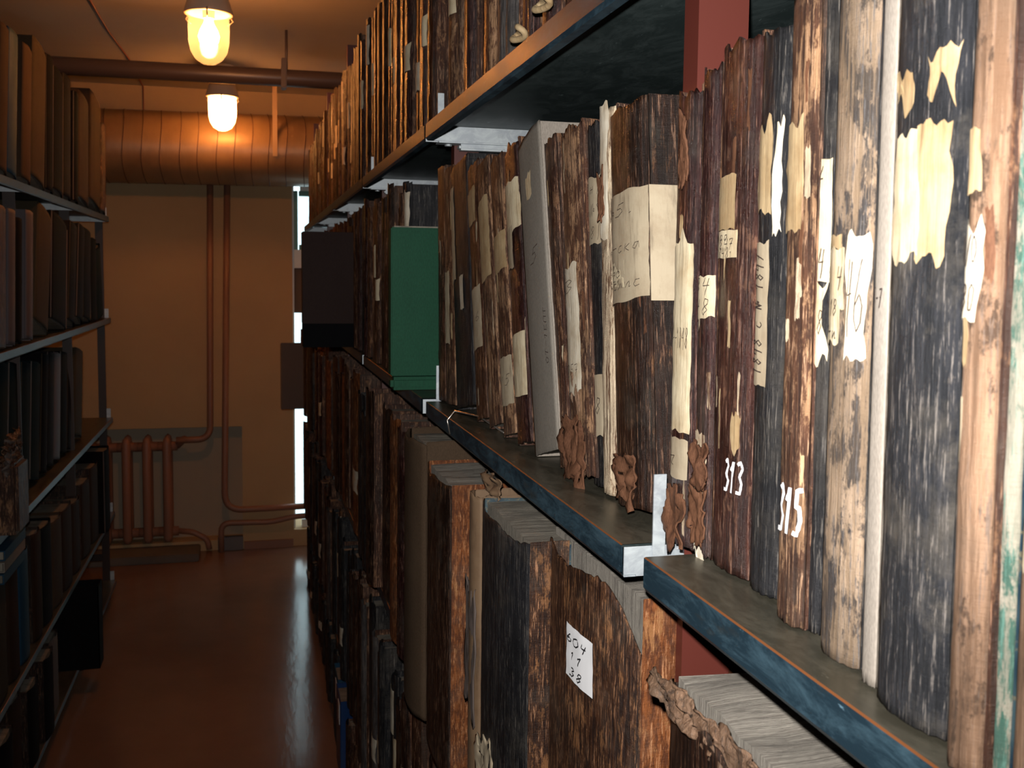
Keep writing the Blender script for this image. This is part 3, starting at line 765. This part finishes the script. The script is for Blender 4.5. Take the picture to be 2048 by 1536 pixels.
r, prof, T, H = MR(.323, 1388, 1421, (1412, 78), .36, 'plum', 'brown', 'narrow dark ledger with a small cream label reading 84 over 48', bulge=.008, jag=.010,
   labels=[(548, 632, 'label', .0, 1.0, '84\n48', {'gh': .012, 'sw': .0007}), (870, 1000, 'flaked', .1, .8, None, {'jag': .005, 'name': 'bared_spine_paper'}), (1090, 1150, 'label_white', .2, .8, None, {'jag': .008, 'name': 'bared_spine_paper'})])
scrap(r, (-.004, 0, .030), .030, M['scrap'], 3.1); scrap(r, (-.006, -.008, .070), .024, M['scrap'], 5.4)
r, prof, T, H = MR(.320, 1340, 1385, (1378, 140), .35, 'plum', 'brown', 'ragged dark ledger with a long pointed cream label, at the shelf joint', bulge=.010, jag=.012,
   labels=[(485, 868, 'label', .1, .92, '1  1848'.replace(' ', '-'), {'rot': 0, 'gh': .016, 'sw': .0007, 'jag': .003, 'notch': -.012}), (872, 952, 'label_grey', .0, .85, 'г', {'jag': .003, 'gh': .012})])
scrap(r, (-.005, 0, .022), .030, M['scrap'], 7.7); scrap(r, (-.006, -.004, .30), .016, M['scrap'], 2.7, aspect=3.5)
# ---- second bay, books leaning away from the camera
r, prof, T, H = MR(.330, 1236, 1312, (1258, 222), None, 'blackbrown', 'blackbrown', 'thick dark brown leaning ledger with a large grey paper wrapped around it', bulge=.014, rip=.0014, seed=11.3,
   labels=[(385, 600, 'label_grey', .0, 1.0, '№5.\nт-ска\nтстис', {'gh': .011, 'sw': .0006, 'name': 'paper_wrap'}), (520, 572, 'label', .0, .58, 'раа.\n1870\n1871', {'gh': .006, 'sw': .0005, 'off': .004})])
bm = bmesh.new(); add_box(bm, (-.001, -T/2-.0022, H*.50), (.085, -T/2-.0014, H*.775)); from_bm('paper_wrap', bm, M['label_grey'], r)
bm = bmesh.new(); add_box(bm, (.060, -T/2-.0032, H*.44), (.14, -T/2-.0024, H*.74)); bmesh.ops.rotate(bm, verts=bm.verts, cent=(.09, 0, H*.6), matrix=Matrix.Rotation(-.25, 3, 'Y')); from_bm('paper_wrap', bm, M['label_grey'], r)
scrap(r, (-.008, 0, .026), .05, M['scrap'], 9.2, aspect=.8, push=.25)
r, prof, T, H = MR(.333, 1211, 1239, (1218, 214), None, 'flaked', 'brown', 'narrow ledger with its spine flaked bare to white paper, tallest in the leaning bay', bulge=.010, jag=.012, seed=2.2,
   labels=[(215, 470, 'label_white', .05, .8, None, {'jag': .004, 'name': 'bared_spine_paper'})])
scrap(r, (-.008, .002, .285), .014, M['scrap'], 1.2, aspect=3.)
MR(.333, 1188, 1214, (1187, 250), None, 'black', 'black', 'black stamped ledger with a loose handwritten paper near the top of its spine', bulge=.004,
   labels=[(350, 490, 'label_grey', .0, 1.2, '1н|\nт№9\n18|', {'gh': .012, 'sw': .0007, 'jag': .006}), (748, 875, 'label_grey', .0, 1.0, '18', {'gh': .016, 'sw': .0010})])
r, prof, T, H = MR(.326, 1147, 1190, (1142, 262), None, 'tatter', 'brown', 'tattered brown ledger with a tall cream label and shredded leather at its foot', bulge=.010, jag=.014, seed=17.1,
   labels=[(530, 780, 'label_white', .0, .80, '3\n\n1857', {'gh': .013, 'sw': .0006, 'jag': .005})])
scrap(r, (-.006, .012, .030), .052, M['scrap'], 4.4, aspect=1.2); scrap(r, (-.008, -.008, .022), .040, M['scrap'], 8.8); scrap(r, (-.004, 0, .095), .030, M['tanleather'], 6.1, aspect=1.8, push=.15); scrap(r, (0, -.006, .352), .026, M['scrap'], 12.1, aspect=.7)
MR(.326, 1122, 1146, (1100, 282), None, 'brown', 'blackbrown', 'dark brown ledger right of the grey linen one, its spine unlabelled', bulge=.008, jag=.012)
MR(.318, 1069, 1120, (1056, 290), None, 'grey_cloth', 'grey_cloth2', 'thick grey linen ledger with a handwritten 5 on its spine', bulge=.004, rip=.0003, jag=.003,
   labels=[(355, 400, 'label', .42, .62, None, {'jag': .006}), (490, 540, None, .35, .8, '5', {'gh': .018, 'sw': .0010, 'off': .0012}), (620, 745, None, .68, .98, 'ОТ-1ЕПТ', {'rot': 1, 'gh': .009, 'sw': .0009, 'off': .0012})])
MR(.318, 1036, 1066, (1022, 300), None, 'plum', 'brown', 'plum brown ledger left of the grey linen one, with two pale labels', bulge=.008, jag=.014,
   labels=[(365, 465, 'label', .0, 1.0, None, {'jag': .006}), (455, 540, 'label_grey', .0, .6, 'г', {'jag': .004}), (673, 790, 'label', .0, .95, None, {'jag': .001})])
MR(.316, 1008, 1034, (992, 330), None, 'tatter', 'brown', 'dark brown ledger with a small cream label low down, left of the plum one', bulge=.007,
   labels=[(470, 545, 'label_tan', .0, 1.0), (716, 812, 'label_grey', .25, 1.0, '15', {'gh': .014, 'sw': .0007})])
MR(.314, 979, 1006, (965, 338), None, 'tatter', 'brown', 'rubbed brown ledger, eighth from the right in the leaning group', bulge=.007, labels=[(400, 560, 'label_tan', .1, .9)])
MR(.312, 954, 978, (945, 342), None, 'brown', 'brown', 'brown ledger with a narrow cream strip label, ninth from the right in the leaning group', bulge=.006,
   labels=[(575, 700, 'label_grey', .2, .9, '16', {'gh': .012}), (380, 450, 'label_tan', .1, .8)])
MR(.310, 914, 952, (918, 345), None, 'black', 'black', 'smooth black ledger with a cream sliver of label near the top, among small brown ones', bulge=.010, rip=.0004,
   labels=[(370, 560, 'label', .1, .4, None, {'jag': .004}), (560, 620, 'label_white', .6, .75)])
MR(.308, 893, 912, (898, 340), None, 'tatter', 'brown', 'narrow tan brown ledger just left of the smooth black one', bulge=.006, labels=[(540, 690, 'label', .2, .7)])
MR(.306, 878, 892, (883, 335), None, 'brown', 'blackbrown', 'narrowest brown ledger beside the bright steel tab at the second shelf joint', bulge=.005)
# green book with its cover turned to the camera, and the box beyond
r = empty('ledger_book', (.243, 1.80, 1.4515), 'bright green cloth volume standing out from the row, its side facing the camera', 'book', GM)
bm = bmesh.new(); add_box(bm, (0, -.016, .026), (.30, .016, .292), .002); add_box(bm, (0, -.0168, .0), (.30, .016, .024), .006); from_bm('cover', bm, M['green'], r)
box('pages', (.006, -.012, .27), (.29, .012, .2945), M['pages'], r)
r = empty('archive_box', (.142, 2.90, 1.4515), 'tall dark brown archive box with a black band at its foot, jutting into the aisle', 'box')
box('case', (0, -.03, .066), (.30, .03, .325), M['boxbrown'], r, .002); box('foot_band', (.001, -.032, 0), (.30, .032, .067), M['boxblack'], r, .001)
# ---- lower shelf, big volumes
def LR(xf, uL, uR, top, H, spine, board, label, **kw):
    return manual('R', .9525, xf, uL, uR, top, H, spine, board, label, group=GLo, **kw)
def Yx(u, x): return y_on(u, x, 1.3)
def LB(xf, uL, uR, ztop, spine, board, label, **kw):
    """placed by its spine columns near the top instead of the hidden foot"""
    ya, yb = sorted((y_on(uL, xf, 1.3), y_on(uR, xf, 1.3))); T = yb-ya-.001; H = ztop-.953
    labels = kw.pop('labels', ()); r = empty('ledger_book', (xf, (ya+yb)/2, .953), label, 'book', GLo)
    prof = book_parts(r, T, H, kw.pop('Dp', .30), spine, board, **kw); return r, prof, T, H
r, prof, T, H = LB(.290, 1338, 1820, 1.385, 'blackbrown', 'blackbrown', 'very thick ragged volume with rough grey page tops, lower right under the nearest shelf', seed=5.5, bulge=.02, jag=.02, res=(40, 60), pages='pages_grey', page_h=.428, wave=.005, rip=.002, boards_h=.01)
for k in range(5): scrap(r, (-.016, T/2-.03-k*T/5.5, H-.008), .05, M['tanleather'], 20+k*1.7, name='torn_page_fringe', aspect=.45, push=.15)
tw = lambda a: (-.050*(1-min(1, a/.22))**1.5) + (-.055*max(0, (a-.80)/.20)**1.5) + .004*math.sin(a*9)
r, prof, T, H = LB(.306, 1100, 1284, 1.402, 'oldcalf', 'orange', 'huge brown leather volume with peeling spine and white label reading 604 11 38', seed=8.1, bulge=.022, jag=.010, res=(40, 70), pages='pages_grey', page_h=.447, wave=.004, top_fn=tw, strip=(.045, 'orange'), boards_h=.055, rip=.0016)
A = at(1182, 1262, 0, .292); B = at(1182, 1372, 0, .292); yl = A.y - r.location.y; z1l = A.z-.953; z0l = B.z-.953; hwl = (at(1160, 1315, 0, .292).y-at(1205, 1315, 0, .292).y)/2
pl = label_patch(r, prof, yl-hwl, yl+hwl, z0l, z1l, M['white'], .0005, 1.0, 'paper_label')
bmv = pl.data
for v in bmv.vertices: v.co.x -= .004
for q, tx in enumerate(('604', '11', '38')):
    write_on(pl, lambda y, z: prof(y, z)-.006, tx, yl, z1l-(z1l-z0l)*(.2+.3*q), (z1l-z0l)*.17, hwl*.42, .0013, M['inkblack'], 'handwriting')
scrap(r, (-.006, T/2-.035, H-.070), .075, M['orange'], 14.5, aspect=.6, push=.12)
for sx in (-.05, -.01, .04): scrap(r, (-.004, sx, .20), .04, M['scrap'], 31+sx*50, aspect=2.2, push=.08)
r, prof, T, H = LB(.268, 966, 1060, 1.397, 'black', 'marbled', 'big black volume with brown leather joint and blue marbled boards, next to the wrapped papers', seed=3.9, bulge=.014, jag=.008, res=(30, 70), page_h=.440, wave=.003, strip=(.040, 'oldcalf'))
scrap(r, (-.012, .03, .13), .08, M['label_grey'], 4.7, name='torn_paper_label', aspect=1.3, push=.08)
r, prof, T, H = LB(.268, 948, 964, 1.398, 'tanpaper', 'tanpaper', 'tall volume wrapped in light brown paper, between orange spined and big black volumes', seed=6.6, bulge=.010, rip=.0006, jag=.006, page_h=.42)
scrap(r, (-.008, .004, .25), .05, M['greybrown'], 2.1, name='paper_flap', aspect=3.2, push=.06); scrap(r, (.02, 0, H), .07, M['tanpaper'], 9.1, name='paper_flap', aspect=.5, push=.3)
r, prof, T, H = LB(.262, 856, 905, 1.378, 'blackbrown', 'orange', 'dark volume with a broad mottled orange leather joint and grey page tops', seed=9.9, bulge=.010, jag=.008, page_h=.420, strip=(.075, 'orange'), pages='pages_grey')
r, prof, T, H = LB(.262, 822, 852, 1.405, 'wrap', 'wrap', 'bulging paper wrapped volume left of the mottled orange one', seed=1.6, bulge=.020, rip=.0012, jag=.008)

# ---- generated rows of thin old books, each its own object with its own parts
import itertools
PROTO = {}
def proto_meshes(spine, board, T, seed):
    key = (spine, board, round(T, 3), seed)
    return key
ORD = ['first', 'second', 'third', 'fourth', 'fifth', 'sixth', 'seventh', 'eighth', 'ninth', 'tenth', 'eleventh', 'twelfth', 'thirteenth', 'fourteenth', 'fifteenth', 'sixteenth', 'seventeenth', 'eighteenth', 'nineteenth', 'twentieth']
def ordw(n):
    if n < 20: return ORD[n]
    tens = {2: 'twenty', 3: 'thirty', 4: 'forty', 5: 'fifty', 6: 'sixty', 7: 'seventy', 8: 'eighty'}[(n+1)//10]; u = (n+1) % 10
    return tens+'-'+ORD[u-1] if u else {20: 'twentieth', 30: 'thirtieth', 40: 'fortieth', 50: 'fiftieth', 60: 'sixtieth', 70: 'seventieth', 80: 'eightieth'}[n+1]
PROTOS = {}
def get_proto(spine, board, k, labeled):
    key = (spine, board, k, labeled)
    if key not in PROTOS:
        r = bpy.data.objects.new('p', None); COL.objects.link(r)
        T, H = .045, .38
        prof = book_parts(r, T, H, .26, spine, board, seed=k*3.3+len(spine), bulge=.010, rip=.0011, jag=.009, res=(8, 30), boards_h=.006, page_h=.366)
        if labeled:
            z0 = [.10, .20, .27, .15][k % 4]; mt = ['label', 'label_white', 'label_grey', 'label_tan'][(k*2+labeled) % 4]
            label_patch(r, prof, -.019, .019, z0, z0+.05+.02*(k % 3), M[mt], .004, k*1.9, 'paper_label')
        PROTOS[key] = [r, True]
    return PROTOS[key]
def put_copy(spine, board, k, labeled, loc, lean, T, H, Dp, flip, label, cat, group, name='ledger_book'):
    p = get_proto(spine, board, k, labeled)
    r = p[0].copy(); COL.objects.link(r); r.name = name
    for ch in p[0].children:
        c = ch.copy(); c.name = ch.name.split('.')[0]; COL.objects.link(c); c.parent = r
    r.location = loc; r.scale = (Dp/.26, T/.045, H/.38); r.rotation_euler = (-lean, 0, 0) if not flip else (lean, 0, math.pi)
    return tag(r, label, cat, group)
CW = {'darkcloth': 'black', 'brown': 'brown', 'blackbrown': 'blackish brown', 'redbrown': 'red brown', 'plum': 'plum brown', 'tatter': 'tattered brown', 'black': 'black', 'gloss_dark': 'glossy dark brown',
      'tanpaper': 'tan paper wrapped', 'orange': 'orange brown', 'grey_cloth': 'grey linen', 'tanleather': 'worn tan', 'scuffed': 'scuffed tan', 'dusty': 'dusty black', 'flaked': 'flaked cream', 'blue': 'blue', 'deepblue': 'deep blue', 'teal': 'dark teal', 'lilac': 'pale lilac', 'boxblack': 'black', 'greyblack': 'rubbed grey', 'greybrown': 'grey brown', 'grey_cloth2': 'beige linen', 'label': 'cream'}
def row(z, y0, y1, xf, pal, Tr, Hr, where, group, seed, plabel=.3, xj=.010, lean=.0, Dp=.27, deep=0):
    """fills a shelf from y1 (far) to y0 (near); first in the label is the nearest one"""
    rr = random.Random(seed); y = y0; n = 0
    while True:
        T = rr.uniform(*Tr); H = rr.uniform(*Hr)
        for j in JR:
            if y < j+.052 and y+T > j+.021: y = j+.052
        if y + T > y1: break
        sp = rr.choice(pal); k = rr.randrange(4); lab = rr.random() < plabel
        bd = 'brown' if sp not in ('black', 'dusty', 'blue', 'tanpaper') else sp
        x = xf + rr.uniform(-xj, xj)
        put_copy(sp, bd, k, (1 + k % 2) if lab else 0, (x, y+T/2, z+.001), 0, T-.0006, H, Dp, False,
                 f"{CW[sp]} {'labelled ' if lab else ''}book, {ordw(n)} from {where}", 'book', group)
        y += T; n += 1
    return n
# top right shelf
def topz(u, v): return at(u, v, 0, .30)
row(1.9065, .74, 1.632, .318, ['tatter', 'brown', 'plum', 'blackbrown', 'greyblack', 'brown', 'tatter'], (.024, .05), (.36, .42), 'near end of second bay, top right shelf', GT, 5, .5)
row(1.9065, 1.656, 5.44, .318, ['gloss_dark', 'redbrown', 'gloss_dark', 'plum', 'gloss_dark', 'blackbrown', 'plum', 'redbrown', 'blackbrown'], (.034, .062), (.385, .43), 'second joint of top right shelf going away', GT, 9, .42)
r = tube('curled_leather_loop', [(.285+.004*math.sin(a*2), .985+.018*math.cos(a), 1.932+.006*math.sin(a)) for a in [i*.35 for i in range(19)]], .0035, M['label_tan'])
tag(r, 'upper curled tan leather loop hanging over the top shelf edge', 'leather loop', 'curled loops on the top shelf')
r = tube('curled_leather_loop', [(.285+.004*math.sin(a*2), 1.075+.016*math.cos(a), 1.922+.006*math.sin(a)) for a in [i*.35 for i in range(19)]], .0035, M['label_tan'])
tag(r, 'lower curled tan leather loop lying on the top shelf edge', 'leather loop', 'curled loops on the top shelf')
o = tube('wire_loop', [(.276, 1.40, 1.432), (.272, 1.40, 1.452), (.285, 1.41, 1.464), (.31, 1.36, 1.462), (.318, 1.25, 1.456)], .0012, M['wire'], None, 6)
tag(o, 'thin wire hooked over the edge of the middle right shelf', 'wire')
# middle right shelf beyond the green book
row(1.4515, 1.83, 2.86, .298, ['blackbrown', 'brown', 'plum', 'brown', 'tatter', 'black'], (.03, .055), (.34, .40), 'green book, middle right shelf going away', GM, 12, .2)
row(1.4515, 2.94, 5.44, .305, ['blackbrown', 'brown', 'blackbrown', 'plum'], (.04, .07), (.34, .40), 'archive box, middle right shelf going away', GM, 13, .1)
row(1.4515, 1.662, 1.775, .345, ['greyblack', 'blackbrown'], (.035, .05), (.385, .40), 'second joint, set back by the green book', GM, 14, 0)
# lower right shelves
row(.953, 1.765, 5.42, .280, ['blackbrown', 'black', 'blackbrown', 'brown', 'orange', 'plum'], (.06, .13), (.38, .455), 'bulging wrapped volume, lower right shelf', GLo, 21, .15, .02)
G4 = 'dark volumes on the second lowest right shelf'; G5 = 'dark volumes on the lowest right shelf'
row(.401, 1.30, 5.42, .284, ['blackbrown', 'black', 'blackbrown', 'black', 'brown', 'greyblack'], (.04, .09), (.40, .48), 'near end of second lowest right shelf', G4, 22, .35, .015)
row(.061, 2.0, 3.05, .290, ['blackbrown', 'black', 'black', 'brown'], (.04, .08), (.22, .29), 'near end of lowest right shelf', G5, 23, .3, .015)
row(.061, 3.42, 5.42, .290, ['blackbrown', 'black', 'black', 'brown'], (.04, .08), (.22, .29), 'blue folders going away, lowest right shelf', G5, 24, .3, .015)
for k, (yy, mt, ds) in enumerate([(3.155, 'deepblue', 'nearer of two deep blue folders with white spine tags, lowest right shelf'), (3.33, 'blue', 'farther of two blue folders with white spine tags, lowest right shelf')]):
    r = empty('folder', (.262+.006*k, yy, .0612), ds, 'folder', 'blue folders on the lowest right shelf')
    box('cover', (0, -.075, 0), (.28, -.072, .255), M[mt], r); box('cover', (0, .072, 0), (.28, .075, .255), M[mt], r); box('spine', (0, -.075, 0), (.003, .075, .255), M[mt], r, .001)
    box('spine_tag', (-.001, -.05, .17), (0.0, .0, .235), M['white'], r); box('pages', (.006, -.07, .002), (.27, .07, .24), M['pages'], r)
r = empty('folder', (.150, 5.30, .9535), 'grey brown card folder jutting far into the aisle near the window', 'folder')
box('cover', (0, -.012, 0), (.26, .012, .345), M['greybrown'], r, .002); box('spine', (-.002, -.013, .004), (.006, .013, .341), M['tanpaper'], r, .002)

# ---- left hand shelving
def LFT(z, items, where, group, xf=-.69):
    n = len(items)
    for i, it in enumerate(items):
        uL, uR, top, mat, desc = it[:5]; kw = dict(it[5]) if len(it) > 5 else {}
        x = kw.pop('x', xf); nm = kw.pop('name', 'binder')
        out = manual('L', z+.001, x, uL, uR, top, None, mat, kw.pop('board', mat if mat in ('black', 'teal', 'dimlilac', 'darkcloth', 'dimtan', 'dimolive', 'boxblack') else 'blackbrown'), desc, name=nm, group=group, Dp=kw.pop('Dp', .28),
               rip=kw.pop('rip', .0005), jag=kw.pop('jag', .003), res=(10, 30), cat='book', **kw)
        if mat in ('boxblack', 'darkcloth', 'teal'):
            rt, pf, T, H = out; bm = bmesh.new()
            for yy in (T/2-.0035, -T/2+.001):
                add_box(bm, (-.0035, yy, .004), (-.0002, yy+.0022, H-.004))
            from_bm('pale_edge', bm, M['dimolive' if i % 2 else 'greybrown'], rt)  # thin paler strip down each edge of the spine
GA = 'books and folders on the top left shelf'; GB = 'binders on the second left shelf'; GC = 'binders on the third left shelf'; GD = 'volumes on the fourth left shelf'; GE = 'volumes on the lowest left shelf'
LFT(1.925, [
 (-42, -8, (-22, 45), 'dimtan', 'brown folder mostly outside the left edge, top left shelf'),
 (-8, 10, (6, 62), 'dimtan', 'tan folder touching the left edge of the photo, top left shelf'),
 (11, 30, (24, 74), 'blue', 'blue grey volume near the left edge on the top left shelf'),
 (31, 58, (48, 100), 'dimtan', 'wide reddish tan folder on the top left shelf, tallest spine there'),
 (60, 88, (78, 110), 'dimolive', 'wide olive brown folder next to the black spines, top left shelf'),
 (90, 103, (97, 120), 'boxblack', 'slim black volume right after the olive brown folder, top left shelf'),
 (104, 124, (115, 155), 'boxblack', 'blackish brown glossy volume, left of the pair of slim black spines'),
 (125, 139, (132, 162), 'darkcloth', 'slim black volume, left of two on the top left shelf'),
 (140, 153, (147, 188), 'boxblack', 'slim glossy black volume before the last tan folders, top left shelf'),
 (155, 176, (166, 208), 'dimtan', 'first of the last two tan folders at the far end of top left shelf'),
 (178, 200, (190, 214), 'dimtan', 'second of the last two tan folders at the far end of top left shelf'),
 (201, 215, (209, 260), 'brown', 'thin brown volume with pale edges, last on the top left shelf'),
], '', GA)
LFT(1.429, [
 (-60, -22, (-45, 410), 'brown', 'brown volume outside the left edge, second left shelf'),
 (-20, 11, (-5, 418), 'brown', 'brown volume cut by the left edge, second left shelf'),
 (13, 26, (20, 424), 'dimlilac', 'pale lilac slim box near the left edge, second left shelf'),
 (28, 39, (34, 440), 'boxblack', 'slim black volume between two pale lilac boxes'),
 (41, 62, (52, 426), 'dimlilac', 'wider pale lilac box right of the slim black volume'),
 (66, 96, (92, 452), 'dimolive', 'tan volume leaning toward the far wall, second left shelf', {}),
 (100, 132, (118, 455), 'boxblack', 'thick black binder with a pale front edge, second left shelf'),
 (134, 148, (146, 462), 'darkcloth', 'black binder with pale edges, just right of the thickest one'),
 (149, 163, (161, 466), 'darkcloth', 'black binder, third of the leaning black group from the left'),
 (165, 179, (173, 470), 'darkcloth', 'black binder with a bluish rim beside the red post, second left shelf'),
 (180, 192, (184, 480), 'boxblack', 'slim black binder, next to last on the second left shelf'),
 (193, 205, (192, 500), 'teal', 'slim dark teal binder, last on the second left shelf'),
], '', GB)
LFT(.931, [
 (-62, -16, (-35, 735), 'teal', 'dark teal volume outside the left edge, third left shelf'),
 (-14, 10, (3, 735), 'teal', 'dark teal volume at the left edge, behind the post, third left shelf', {}),
 (12, 36, (28, 735), 'teal', 'dark teal volume second from the left edge, third left shelf', {}),
 (38, 56, (50, 733), 'teal', 'dark teal volume third from the left edge, third left shelf', {}),
 (58, 76, (70, 733), 'teal', 'dark teal volume next to the slim black binder, third left shelf', {}),
 (78, 90, (88, 715), 'boxblack', 'slim black binder beside the teal volumes, third left shelf'),
 (91, 104, (100, 712), 'darkcloth', 'black binder with a thin pale edge, third left shelf'),
 (105, 117, (113, 712), 'dimlilac', 'slim grey binder between black ones, third left shelf', {'board': 'black'}),
 (118, 131, (126, 711), 'boxblack', 'black binder right of the slim grey one, third left shelf'),
 (132, 146, (141, 710), 'darkcloth', 'black binder next to last on the third left shelf'),
 (147, 162, (157, 710), 'dimolive', 'grey backed binder standing last beside the bare steel, third left shelf'),
], '', GC, -.72)
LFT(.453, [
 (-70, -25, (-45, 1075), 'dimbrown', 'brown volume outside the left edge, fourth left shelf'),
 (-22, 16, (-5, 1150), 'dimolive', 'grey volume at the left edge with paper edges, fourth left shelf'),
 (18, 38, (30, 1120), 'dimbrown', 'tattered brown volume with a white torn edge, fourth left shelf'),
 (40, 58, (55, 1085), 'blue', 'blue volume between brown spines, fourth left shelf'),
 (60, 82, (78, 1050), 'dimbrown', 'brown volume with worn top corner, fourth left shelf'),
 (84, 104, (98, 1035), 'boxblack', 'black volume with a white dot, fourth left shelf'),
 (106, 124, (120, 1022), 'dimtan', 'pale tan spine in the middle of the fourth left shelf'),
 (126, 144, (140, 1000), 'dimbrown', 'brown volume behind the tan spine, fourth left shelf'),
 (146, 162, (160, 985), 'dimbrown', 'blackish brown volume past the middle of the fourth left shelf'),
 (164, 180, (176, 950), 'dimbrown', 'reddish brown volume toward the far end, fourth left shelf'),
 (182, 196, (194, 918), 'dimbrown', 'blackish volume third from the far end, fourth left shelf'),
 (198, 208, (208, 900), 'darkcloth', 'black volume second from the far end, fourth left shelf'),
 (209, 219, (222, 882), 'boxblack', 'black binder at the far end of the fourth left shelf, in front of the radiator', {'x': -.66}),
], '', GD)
for i, (yy, hh, mt, ds) in enumerate([(2.55, .28, 'boxblack', 'black'), (2.75, .29, 'dimolive', 'grey'), (2.95, .27, 'boxblack', 'black'), (3.15, .30, 'dimbrown', 'brown'), (3.35, .26, 'boxblack', 'blackish'), (3.55, .28, 'boxblack', 'black'), (3.75, .27, 'greybrown', 'grey brown')]):
    put_copy(mt, 'blackbrown', i % 4, 0, (-.69+.01*(i % 3), yy, .102), 0, .15, hh, .28, True, f'{ds} fat volume, {ordw(i)} from the near end of the lowest left shelf', 'book', GE, 'binder')
r = empty('binder', (-.585, 4.15, .101), 'large black lever binder sticking out of the lowest left shelf into the aisle', 'binder')
box('cover', (0, -.05, 0), (-.30, -.046, .33), M['boxblack'], r); box('cover', (0, .046, 0), (-.30, .05, .33), M['boxblack'], r); box('spine', (0, -.05, 0), (-.004, .05, .33), M['boxblack'], r); box('pages', (-.01, -.045, .005), (-.29, .02, .31), M['pages'], r)
r = empty('paper_bundle', (-.62, 3.02, .9315), 'bundle of crumpled brown papers bulging out at the left edge', 'paper bundle')
bm = bmesh.new()
add_box(bm, (0, -.07, 0), (-.092, .07, .20), .01); from_bm('wrapper', bm, M['brown'], r)
for k in range(5): scrap(r, (-.01, .01*k-.02, .20+.012*k), .13, M[['greybrown', 'tatter', 'brown'][k % 3]], 40+k*2.3, 'crumpled_sheet', .5, .3)
for k, (hz, mt, ds) in enumerate([(.0, 'blue', 'blue'), (.030, 'grey_cloth2', 'pale grey'), (.060, 'blue', 'blue')]):
    P = at(20, 1150, 0, -.66); r = empty('document_folder', (-.655, 3.05+.01*k, P.z+hz), f"{ds} document folder lying flat at the left edge, {['bottom', 'middle', 'top'][k]} of three", 'folder', 'folders lying on the fourth left shelf')
    box('cover', (0, -.13, .0), (-.25, .13, .003), M[mt], r); box('cover', (0, -.13, .025), (-.25, .13, .028), M[mt], r); box('spine', (0, -.13, .003), (-.003, .13, .025), M[mt], r); box('pages', (-.006, -.125, .003), (-.245, .125, .024), M['pages'], r)
for o in [p[0] for p in PROTOS.values()]:
    for ch in list(o.children): bpy.data.objects.remove(ch)
    bpy.data.objects.remove(o)
